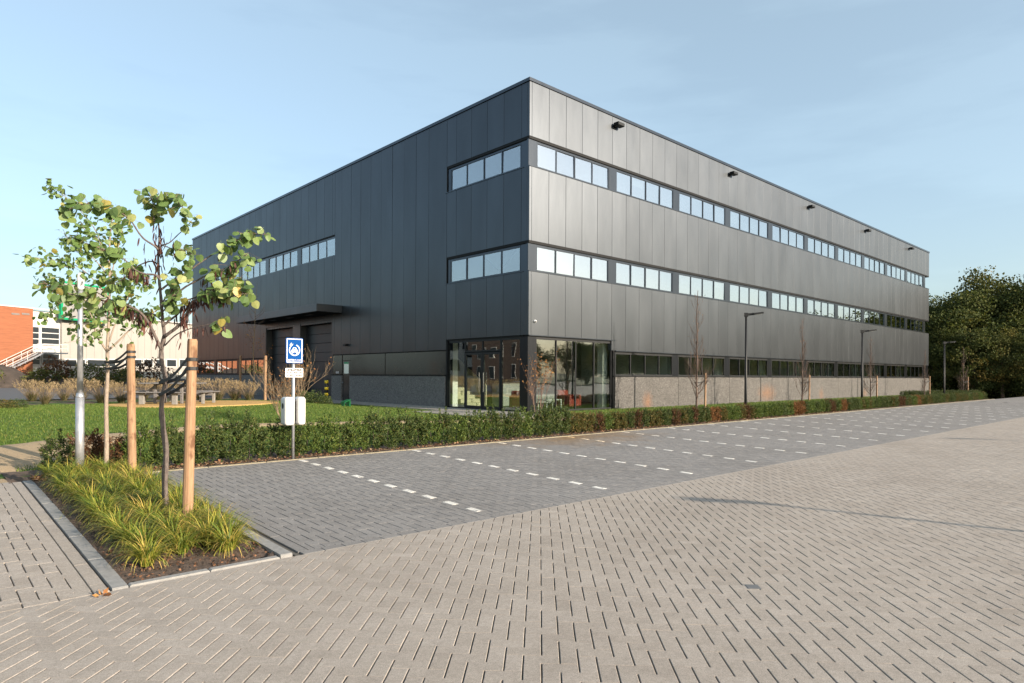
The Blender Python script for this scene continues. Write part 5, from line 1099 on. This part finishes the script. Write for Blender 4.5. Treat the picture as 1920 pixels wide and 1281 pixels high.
for i, ((x, y), h, lab) in enumerate(CL):
    z = float(zl(x, y)); t = thing('columnar_tree', lab, 'tree', (x, y, z), i * 1.3, 'leafless columnar trees behind the hedge'); t.scale = (h / 4.9 * 1.05, h / 4.9 * 1.05, h / 4.9)
    a, b, c = CT[i % 2]; link('trunk', a, t); link('branches', b, t); o = link('leaves', c, t); o['kind'] = 'stuff'
    sx, sy = x + 0.30, y - 0.22
    stake('tree_stake', 'thin pine stake beside the ' + lab.split(',')[0].replace('leafless ', ''), np.array([sx, sy, z - 0.1]), np.array([sx + 0.01, sy, z + 1.66]), 0.040, (np.array([x, y, z + 1.3]), [(1.45, 0.06)]), group='stakes of the columnar trees')

# ================================================================== GARDEN PLANTS
def bare_shrub(name, label, loc, h, n, spread, mat, seed, depth=3, r=0.012, leaves=0, lmat='dryleaf', upw=0.3, group=None, cat='shrub', kids=(2, 4)):
    rg = np.random.default_rng(seed); t = thing(name, label, cat, loc, 0, group); tw = MB(); tips = []
    for k in range(n):
        a = rg.random() * 6.28; s_ = spread * (0.3 + 0.8 * rg.random()); grow(tw, (math.cos(a) * 0.05, math.sin(a) * 0.05, -0.05), (math.cos(a) * s_, math.sin(a) * s_, 1.0), h * (0.5 + 0.2 * rg.random()), r, depth, rg, 0.55, upw, tips, kids, 5)
    ob('branches', tw, M[mat], t, True); tips = np.array(tips)
    if leaves:
        c = tips[rg.integers(0, len(tips), leaves)] + rg.normal(size=(leaves, 3)) * 0.03; V, Q = leaf_quads(c, 0.062, 0.62, rg); o = link('leaves', quads_mesh('leaves', V, Q, M[lmat], rg.random(leaves)), t); o['kind'] = 'stuff'
    return t
bare_shrub('bare_shrub', 'leafless vase-shaped shrub on the lawn behind the charging boxes', (-9.25, 0.6, -0.02), 1.75, 13, 0.62, 'straw_twig', 4, 3, 0.014, 260, 'dryleaf', kids=(3, 5))
bare_shrub('beech_shrub', 'young beech with rusty autumn leaves before the building corner', (-1.0, -1.5, -0.03), 2.45, 9, 0.28, 'twig', 8, 2, 0.012, 260, 'dryleaf', 0.5, kids=(2, 3))
q = at(475, 745, 36.0)
rg = np.random.default_rng(31); t = thing('young_tree', 'tall thin leafless tree between two stakes before the shaded facade', 'tree', (q[0], q[1], float(zl(q[0], q[1])))); mb = MB(); tw = MB(); tips = []
P3 = [(0, 0, -0.1), (0.02, 0, 1.2), (0.0, 0.03, 2.6), (0.06, 0, 4.0), (0.10, 0.05, 5.2), (0.2, 0.05, 6.5)]; mb.tube(curve_pts(P3, 24), list(np.linspace(0.042, 0.006, 24)), 7); ob('trunk', mb, M['straw_twig'], t, True)
for k in range(16):
    f = 0.30 + 0.6 * k / 16; a = rg.random() * 6.28; p = curve_pts(P3, 50)[int(f * 49)]; grow(tw, p, (math.cos(a), math.sin(a), 0.9), 1.3 * (1.15 - f), 0.012, 1, rg, 0.5, 0.3, tips, (2, 3), 4)
ob('branches', tw, M['twig'], t, True)
c = np.array([p for p in tips if 2.4 < p[2] < 4.2]); c = c[rg.integers(0, len(c), 90)] + rg.normal(size=(90, 3)) * 0.06; V, Q = leaf_quads(c, 0.085, 0.6, rg); o = link('leaves', quads_mesh('leaves', V, Q, M['dryleaf'], rg.random(90)), t); o['kind'] = 'stuff'
for px_, py_, v_, lab in ((450, 740, 37.0, 'left of two pine stakes beside the tall thin tree'), (497, 751, 31.0, 'right of two pine stakes beside the tall thin tree')):
    b = at(px_, py_, v_); b[2] = float(zl(b[0], b[1])); tp = at(px_, 667, v_); stake('tree_stake', lab, b - np.array([0, 0, 0.1]), np.array([b[0] + 0.02, b[1], tp[2]]), 0.065, group='stakes of the thin tree')
# fountain grasses
def fountain(seed):
    rg = np.random.default_rng(seed); m = tuft_mesh('blades', M['fountain'], seed, 240, 0.80, 1.1, 0.006, 0.13, 0.22); C = []; D = []; tw = MB()
    for k in range(130):
        a = rg.random() * 6.28; s_ = 0.36 * (0.3 + rg.random()); h = 0.60 + 0.42 * rg.random(); top = np.array([math.cos(a) * s_ * 1.5, math.sin(a) * s_ * 1.5, h]); d = np.array([math.cos(a) * 0.6, math.sin(a) * 0.6, 1.0]); d /= np.linalg.norm(d)
        tw.tube([(math.cos(a) * 0.08, math.sin(a) * 0.08, 0), top * 0.6, top], 0.003, 3, False)
        for i in range(14): C.append(top + d * 0.14 * (i / 14 - 0.3)); D.append(d + rand_unit(1, rg)[0] * 1.1)
    V, Q = leaf_quads(np.array(C), 0.045, 0.35, rg, dirs=np.array(D)); p = quads_mesh('plumes', V, Q, M['plume'], np.clip(0.65 + 0.2 * rg.normal(size=len(C)), 0, 1)); return m, p, mesh_from('stalks', tw.v, tw.f, M['straw_twig'])
FG = [fountain(70 + i) for i in range(3)]
for i, (px_, py_, v_) in enumerate(((85, 756, 25.2), (150, 755, 26.2), (190, 754, 26.6), (228, 754, 26.0), (410, 751, 29.5), (440, 752, 30.2), (466, 752, 30.0), (375, 748, 30.5), (300, 746, 30.0), (345, 746, 30.5), (270, 748, 29.0), (60, 752, 28), (120, 750, 28.5))):
    b = at(px_, py_, v_); lab = ('tan fountain grass clump left of the picnic table' if px_ < 250 else 'tan fountain grass clump behind the picnic table' if px_ < 380 else 'tan fountain grass clump right of the picnic table')
    t = thing('fountain_grass', lab, 'ornamental grass', (b[0], b[1], float(zl(b[0], b[1]))), i * 1.1, 'fountain grass clumps round the gravel patch'); t.scale = (0.74 + 0.10 * (i % 3), 0.74 + 0.10 * (i % 3), 0.80 + 0.07 * ((i * 2) % 3))
    for nm, me in zip(('blades', 'plumes', 'stalks'), FG[i % 3]): link(nm, me, t)
# low dark evergreen shrubs
def bush_mesh(name, mat, seed, rx, ry, h, n=1500, s_=0.07):
    rg = np.random.default_rng(seed); d = rand_unit(n, rg); d[:, 2] = np.abs(d[:, 2]); r = (0.5 + 0.5 * rg.random(n) ** 0.5)[:, None] * (1 + 0.12 * np.sin(d[:, :1] * 7 + d[:, 1:2] * 5)); C = d * r * np.array([rx, ry, h])
    V, Q = leaf_quads(C, s_, 0.5, rg, 0.4); return quads_mesh(name, V, Q, mat, np.clip(0.45 + 0.25 * rg.normal(size=n), 0, 1))
for i, (px_, py_, v_, sz, lab) in enumerate(((588, 753, 30.6, 1.0, 'dark clipped shrub left of the bollard'), (566, 752, 31.4, 1.0, 'dark clipped shrub behind the sign pole'), (606, 752, 30.4, 0.75, 'small dark shrub at the foot of the bollard'), (8, 768, 22.0, 0.55, 'small brownish shrub at the left edge of the lawn'), (32, 767, 22.4, 0.55, 'small green shrub at the left edge of the lawn'))):
    b = at(px_, py_, v_); t = thing('low_shrub', lab, 'shrub', (b[0], b[1], float(zl(b[0], b[1])) - 0.02), i, 'low shrubs round the lawn'); t.scale = (sz,) * 3; link('foliage', bush_mesh('foliage', M['yew_mix' if i == 3 else 'yew'], 80 + i, 0.75, 0.6, 0.62), t)
# bollard, green plastic trough
b = at(612, 752, 31.2); t = thing('bollard', 'black and yellow striped bollard before the loading door', 'bollard', (b[0], b[1], 0.0)); bz = 0.02
ob('post', MB().tube([(0, 0, -0.1), (0, 0, 1.22), (0, 0, 1.25)], [0.09, 0.09, 0.07], 16), M['rubber'], t, True)
for z in (0.42, 0.70, 1.02): ob('yellow_band', MB().tube([(0, 0, z), (0, 0, z + 0.14)], 0.092, 16, True), M['yellow'], t, True)
b = at(648, 758, 26.5); t = thing('plastic_chute', 'small green plastic chute lying on the lawn edge by the staff door', 'plastic part', (b[0], b[1], float(zl(b[0], b[1])) + 0.02), 0.4)
ob('tray', MB().obox((0, 0, 0.22), (0.20, 0, 0.05), (0, 0.10, 0), (0, 0, 0.02)).obox((0.17, 0, 0.11), (0.04, 0, 0.0), (0, 0.09, 0), (0, 0, 0.11)).obox((-0.16, 0, 0.09), (0.02, 0, 0.0), (0, 0.07, 0), (0, 0, 0.10)), M['greenplastic'], t)
# picnic table
b = at(325, 757, 25.6); t = thing('picnic_table', 'dark timber picnic table with four benches on the gravel patch', 'picnic table', (b[0], b[1], float(zl(b[0], b[1])) + 0.055), PSI - math.pi / 2 + 0.05)
top = ob('table_top', MB().box(-0.86, 0.86, -0.04, 0.04, 0.74, 0.76), M['tablewood'], t)
for k in range(8): ob('plank', MB().cbox(-0.92, 0.92, -0.86 + k * 0.216, -0.86 + k * 0.216 + 0.206, 0.762, 0.802, 0.006), M['tablewood'], top)
for s_ in (-1, 1):
    bn = ob('bench', MB().box(-0.90, 0.90, s_ * 1.28 - 0.02, s_ * 1.28 + 0.02, 0.41, 0.43), M['tablewood'], t)
    for k in range(2): ob('plank', MB().cbox(-0.95, 0.95, s_ * 1.28 - 0.17 + k * 0.175, s_ * 1.28 + k * 0.175 - 0.005, 0.432, 0.472, 0.006), M['tablewood'], bn)
    bn = ob('bench', MB().box(s_ * 1.35 - 0.02, s_ * 1.35 + 0.02, -0.70, 0.70, 0.41, 0.43), M['tablewood'], t)
    for k in range(2): ob('plank', MB().cbox(s_ * 1.35 - 0.17 + k * 0.175, s_ * 1.35 + k * 0.175 - 0.005, -0.75, 0.75, 0.432, 0.472, 0.006), M['tablewood'], bn)
    ob('support', MB().obox((s_ * 0.95, 0, 0.36), (0.55, 0, 0), (0, 0.035, 0), (0, 0, 0.05)), M['tablewood'], t)
    ob('support', MB().obox((0, s_ * 0.95, 0.36), (0.035, 0, 0), (0, 0.5, 0), (0, 0, 0.05)), M['tablewood'], t)
    ob('brace', MB().obox((s_ * 0.70, -0.30, 0.56), (0.26, 0, -0.20 * s_ if s_ < 0 else -0.20), (0, 0.035, 0), (0.02, 0, 0.03)) if s_ > 0 else MB().obox((-0.70, -0.30, 0.56), (0.26, 0, 0.20), (0, 0.035, 0), (-0.02, 0, 0.03)), M['tablewood'], t)
    for y_ in (-0.5, 0.5): ob('leg', MB().cbox(s_ * 1.35 - 0.05, s_ * 1.35 + 0.05, y_ - 0.05, y_ + 0.05, 0, 0.409, 0.008), M['tableconc'], t)
    for x_ in (-0.6, 0.6): ob('leg', MB().cbox(x_ - 0.09, x_ + 0.09, s_ * 1.20 - 0.06, s_ * 1.20 + 0.06, 0, 0.409, 0.008), M['tableconc'], t)
    for x_ in (-0.5, 0.5): ob('leg', MB().cbox(x_ - 0.05, x_ + 0.05, s_ * 0.4 - 0.05, s_ * 0.4 + 0.05, 0, 0.739, 0.008), M['tablewood'], t)

# ================================================================== NEIGHBOURING BUILDINGS
FA = R_(29.2); O_ = np.array([-7.9, 68.7])
nb = thing('neighbour_building', 'low white and orange brick works building beyond the yard', 'building', (O_[0], O_[1], 0.0), FA)
def sF(px_, py_=700):
    """local coordinate along the neighbour's front, and height, of a sight line"""
    d = ray(px_, py_); ex = np.array([math.cos(FA), math.sin(FA)]); A_ = np.array([[d[0], -ex[0]], [d[1], -ex[1]]]); t, s_ = np.linalg.solve(A_, O_ - CAM[:2]); return s_, CAM[2] + d[2] * t
H0 = sF(57, 581)[1]; s_w = sF(115)[0]; s_e = sF(362)[0]
ob('brick_wall', MB().box(-13, 0, -0.3, 12, -0.5, H0 + 0.1), M['bgbrick'], nb); ob('white_wall', MB().box(0.0, s_w, 0.25, 12, -0.5, H0), M['bgwhite'], nb); ob('metal_wall', MB().box(s_w, s_e + 8, 0.0, 14, 1.6, sF(359, 608)[1]), M['bgclad'], nb)
for k in range(int((s_e + 8 - s_w) / 1.0)): ob('cladding_joint', MB().box(s_w + k * 1.0, s_w + k * 1.0 + 0.03, -0.02, 0.0, 2.4, sF(359, 608)[1] - 0.05), M['kerb'], nb)
ob('roof_edge', MB().box(-13, s_e + 8, -0.36, 0.0, H0 + 0.1, H0 + 0.2), M['bgwhite'], nb)
def nwin(px0, px1, py0, py1, d=0.12, bars=1):
    s0, z1 = sF(px0, py0); s1, z0 = sF(px1, py1); z0 = max(z0, 0.5)
    f = ob('window', MB().box(s0 - 0.08, s1 + 0.08, d - 0.06, d + 0.2, z0 - 0.08, z1 + 0.08), M['bgwhite'], nb); n = bars + 1
    for k in range(n): zz0 = z0 + (z1 - z0) * k / n + 0.05; zz1 = z0 + (z1 - z0) * (k + 1) / n - 0.05; ob('pane', MB().box(s0 + 0.05, s1 - 0.05, d - 0.08, d - 0.062, zz0, zz1), M['bgglass'], f)
nwin(59, 74, 612, 647, 0.12, 2); nwin(78, 112, 613, 647, 0.12, 2); nwin(58, 76, 663, 684, 0.12, 1); nwin(81, 112, 663, 684, 0.12, 1)
for a, b in ((121, 143), (146, 159), (163, 198), (202, 216), (234, 249), (252, 265), (269, 286), (292, 308), (312, 330), (336, 352)): nwin(a, b, 674, 688, 0.0, 0)
ob('low_wall', MB().box(s_w - 2, s_e + 8, -2.2, -1.9, -0.5, 1.7), M['bgconc'], nb)
for k in range(9): ob('wall_joint', MB().box(s_w + k * 2.6, s_w + k * 2.6 + 0.05, -2.215, -2.2, 0, 1.7), M['asphalt'], nb)
for px_ in (25, 44):
    s_, z = sF(px_, 589); ob('brick_vent', MB().box(s_ - 0.40, s_ + 0.40, -0.34, -0.3, z - 0.09, z + 0.09), M['asphalt_pale'], nb)
es = ob('outside_stair', MB().obox((-2.6, -1.3, 2.35), (2.4, 0, 1.25), (0, 0.05, 0), (0.04, 0, 0.10)).obox((-2.6, -2.2, 2.35), (2.4, 0, 1.25), (0, 0.05, 0), (0.04, 0, 0.10)).box(-0.2, 2.4, -2.3, -0.31, 3.55, 3.68), M['steel'], nb)
for y_ in (-1.3, -2.2):
    for dz in (0.5, 0.95): ob('handrail', MB().tube([(-5.0, y_, 1.1 + dz), (-0.2, y_, 3.6 + dz), (2.4, y_, 3.6 + dz)], 0.035, 5), M['bgwhite'], es)
    for k in range(6): x_ = -4.8 + k * 1.45; z_ = min(3.6, 1.1 + (x_ + 5.0) * 0.52); ob('baluster', MB().tube([(x_, y_, z_), (x_, y_, z_ + 0.95)], 0.03, 5), M['bgwhite'], es)
for k in range(9): ob('tread', MB().box(-4.9 + k * 0.52, -4.9 + k * 0.52 + 0.3, -2.15, -1.35, 1.1 + k * 0.27, 1.14 + k * 0.27), M['steel'], es)
s0, z1 = sF(107, 531); s1, z0 = sF(190, 603)
sb = thing('billboard', 'large grey sign board with green frame on the neighbouring roof edge', 'sign board', (O_[0], O_[1], 0.0), FA)
ob('board', MB().box(s0, s1, -0.9, -0.6, z0, z1), M['kerb'], sb); f = MB(); w_ = 0.22
for a in ((s0 - w_, s1 + w_, z1, z1 + w_), (s0 - w_, s1 + w_, z0 - w_, z0), (s0 - w_, s0, z0, z1), (s1, s1 + w_, z0, z1)): f.box(a[0], a[1], -0.95, -0.55, a[2], a[3])
ob('green_frame', f, M['signgreen'], sb); ob('bracket', MB().box(s0 + 1.2, s0 + 1.5, -0.59, -0.01, z0 + 0.1, z0 + 0.4).box(s1 - 1.5, s1 - 1.2, -0.59, -0.01, z0 + 0.1, z0 + 0.4), M['steel'], sb)
# shrubs on the bank
BS = [bush_mesh('foliage', M['yew_brown'], 90, 2.2, 1.2, 1.7, 900, 0.22), bush_mesh('foliage', M['oak'], 91, 2.0, 1.2, 1.5, 900, 0.22)]
for i in range(13):
    x = -22 + i * 2.0 + 0.6 * math.sin(i * 2.1); t = thing('bank_shrub', 'dark scrubby bush on the earth bank, %s from the left' % ordn(i + 1), 'shrub', (x, 61.5 + math.sin(i * 3.3), 0.5), i, 'scrub on the earth bank'); t.scale = (1.3, 1.3, 1.15 + 0.35 * math.sin(i * 1.7)); link('foliage', BS[i % 2], t)
# stacked dark slabs beyond the yard road
for i, (px_, wd) in enumerate(((262, 2.4), (300, 2.0), (335, 2.6))):
    b = at(px_, 722, 66.0); t = thing('material_pile', ('left', 'middle', 'right')[i] + ' one of three dark piles of building material before the pale wall', 'pile', (b[0], b[1], 0.05), 0.3 + i, 'piles before the pale wall')
    for k in range(3): ob('slab_stack', MB().cbox(-wd / 2 + 0.1 * k, wd / 2 - 0.12 * k, -0.6, 0.6, 0.30 * k, 0.30 * k + 0.27, 0.03), M['asphalt'], t)
# brick offices and white offices standing left of the frame: seen mirrored in the shaded glazing
ofb = thing('brick_offices', 'brown brick offices left of the view, mirrored in the entrance glass', 'building', (-46, 43, 0))
ob('wall', MB().box(-18, 0, 0, 17, -0.5, 13), M['brownbrick'], ofb)
for fl in range(4):
    for k in range(6): w0 = ob('window', MB().box(-0.05, 0.03, 1.2 + k * 2.7, 2.2 + k * 2.7, 0.9 + fl * 3.1, 2.9 + fl * 3.1), M['bgwhite'], ofb); ob('pane', MB().box(0.031, 0.05, 1.28 + k * 2.7, 2.12 + k * 2.7, 0.98 + fl * 3.1, 2.82 + fl * 3.1), M['bgglass'], w0)
ofw = thing('white_offices', 'pale offices left of the view, mirrored in the entrance glass', 'building', (-62, 66, 0), 0.75)
ob('wall', MB().box(-10, 14, 0, 26, -0.5, 12), M['bgwhite'], ofw)
for fl in range(3):
    for k in range(9): ob('window', MB().box(-9 + k * 2.5, -7.2 + k * 2.5, -0.06, 0.0, 1.2 + fl * 3.6, 3.0 + fl * 3.6), M['bgglass'], ofw)

# ================================================================== WOOD AT THE RIGHT
def wood_tree(seed, h, r, n=17000, ls=0.25, mat='oak'):
    rg = np.random.default_rng(seed); nc = 95; cc = []
    for k in range(nc):
        d = rand_unit(1, rg)[0]; f = 0.45 + 0.55 * rg.random() ** 0.6; z = h * 0.56 + d[2] * h * 0.44 * f; wd = r * (1.0 - 0.35 * max(0, (z - 0.6 * h) / (0.4 * h))); cc.append((d[0] * wd * f, d[1] * wd * f, max(z, 0.5 + 0.6 * rg.random())))
    cc = np.array(cc); idx = rg.integers(0, nc, n); C = cc[idx] + np.clip(rg.normal(size=(n, 3)), -1.7, 1.7) * np.array([0.66, 0.66, 0.45]); V, Q = leaf_quads(C, ls, 0.7, rg, 0.5)
    tone = np.clip(0.45 + 0.12 * rg.normal(size=n) + 0.22 * rg.normal(size=nc)[idx], 0, 1); cr = quads_mesh('crown', V, Q, M[mat], tone)
    mb = MB(); mb.tube([(0, 0, -0.6), (0.1, 0, h * 0.3), (0.0, 0.15, h * 0.6)], [0.30, 0.22, 0.10], 8)
    for k in range(14): q = cc[rg.integers(0, nc)]; mb.tube([(0, 0, h * (0.2 + 0.3 * rg.random())), q * 0.55 + np.array([0, 0, 0.2]), q], [0.09, 0.05, 0.015], 5, False)
    return cr, mesh_from('trunk', mb.v, mb.f, M['twig'], True)
WT = [wood_tree(201, 12.5, 4.6), wood_tree(202, 11.0, 4.2), wood_tree(203, 12.0, 4.0, mat='oak2')]
def wtree(x, y, k, s_, lab, grp):
    t = thing('wood_tree', lab, 'tree', (x, y, -0.5), x * 1.7 + y, grp); t.scale = s_ if hasattr(s_, '__len__') else (s_,) * 3; link('crown', WT[k][0], t)['kind'] = 'stuff'; link('trunk', WT[k][1], t)
for i, (px_, v_, s_) in enumerate(((1752, 70, 0.84), (1797, 64, 0.97), (1850, 66, 1.07), (1908, 63, 0.86), (1772, 80, 1.02), (1882, 78, 1.06), (1965, 62, 0.95), (1825, 60, 0.60), (1880, 59, 0.52), (1770, 62, 0.55), (1930, 58, 0.55))):
    b = at(px_, 740, v_); wtree(b[0], b[1], i % 3, s_, ('big tree of the right wood nearest the building edge', 'big rounded tree of the right wood behind the third lamp post', 'tallest autumn tinted tree in the middle of the right wood', 'big tree at the right edge of the view', 'big tree at the back of the wood beside the building', 'big tree at the back right of the wood', 'big tree just right of the view', 'low tree at the wood edge right of the third lamp post', 'low tree at the wood edge beyond the hedge end', 'low tree at the wood edge beside the building', 'low tree at the wood edge at the right of the view')[i], 'trees of the wood at the right')
for i, (x, y, s_) in enumerate(((60, -12, 0.62), (66, -20, 0.6), (72, -30, 0.62), (80, -24, 0.9), (92, -16, 1.0), (99, -28, 1.0), (104, -42, 0.95), (110, -58, 1.0), (116, -74, 1.0), (121, -90, 0.95), (126, -106, 1.05), (118, -122, 1.0), (108, -134, 1.0), (97, -142, 1.0), (84, -148, 1.05), (70, -152, 1.0), (56, -156, 1.0), (88, -40, 0.8), (96, -54, 0.85), (103, -68, 0.9), (108, -82, 0.9), (112, -98, 0.9), (104, -114, 0.95), (120, -66, 1.1), (128, -82, 1.1), (92, -126, 1.0), (78, -138, 1.0), (62, -144, 1.0), (44, -152, 1.0), (30, -156, 1.0))):
    wtree(x, y, i % 3, (s_ * 1.7, s_ * 1.7, s_), 'belt tree right of the view, %s one, seen only mirrored in windows' % ordn(i + 1), 'tree belt mirrored in the windows')

US = bush_mesh('foliage', M['oak'], 95, 3.6, 2.2, 2.6, 2600, 0.24)
for i, (px_, v_) in enumerate(((1752, 63), (1785, 66), (1818, 63), (1850, 66), (1882, 62), (1915, 65), (1950, 62))):
    b = at(px_, 740, v_); t = thing('understory_bush', 'dark bush under the trees of the right wood, %s from the building' % ordn(i + 1), 'bush', (b[0], b[1], -0.6), i * 0.9, 'bushes under the right wood'); link('foliage', US, t)
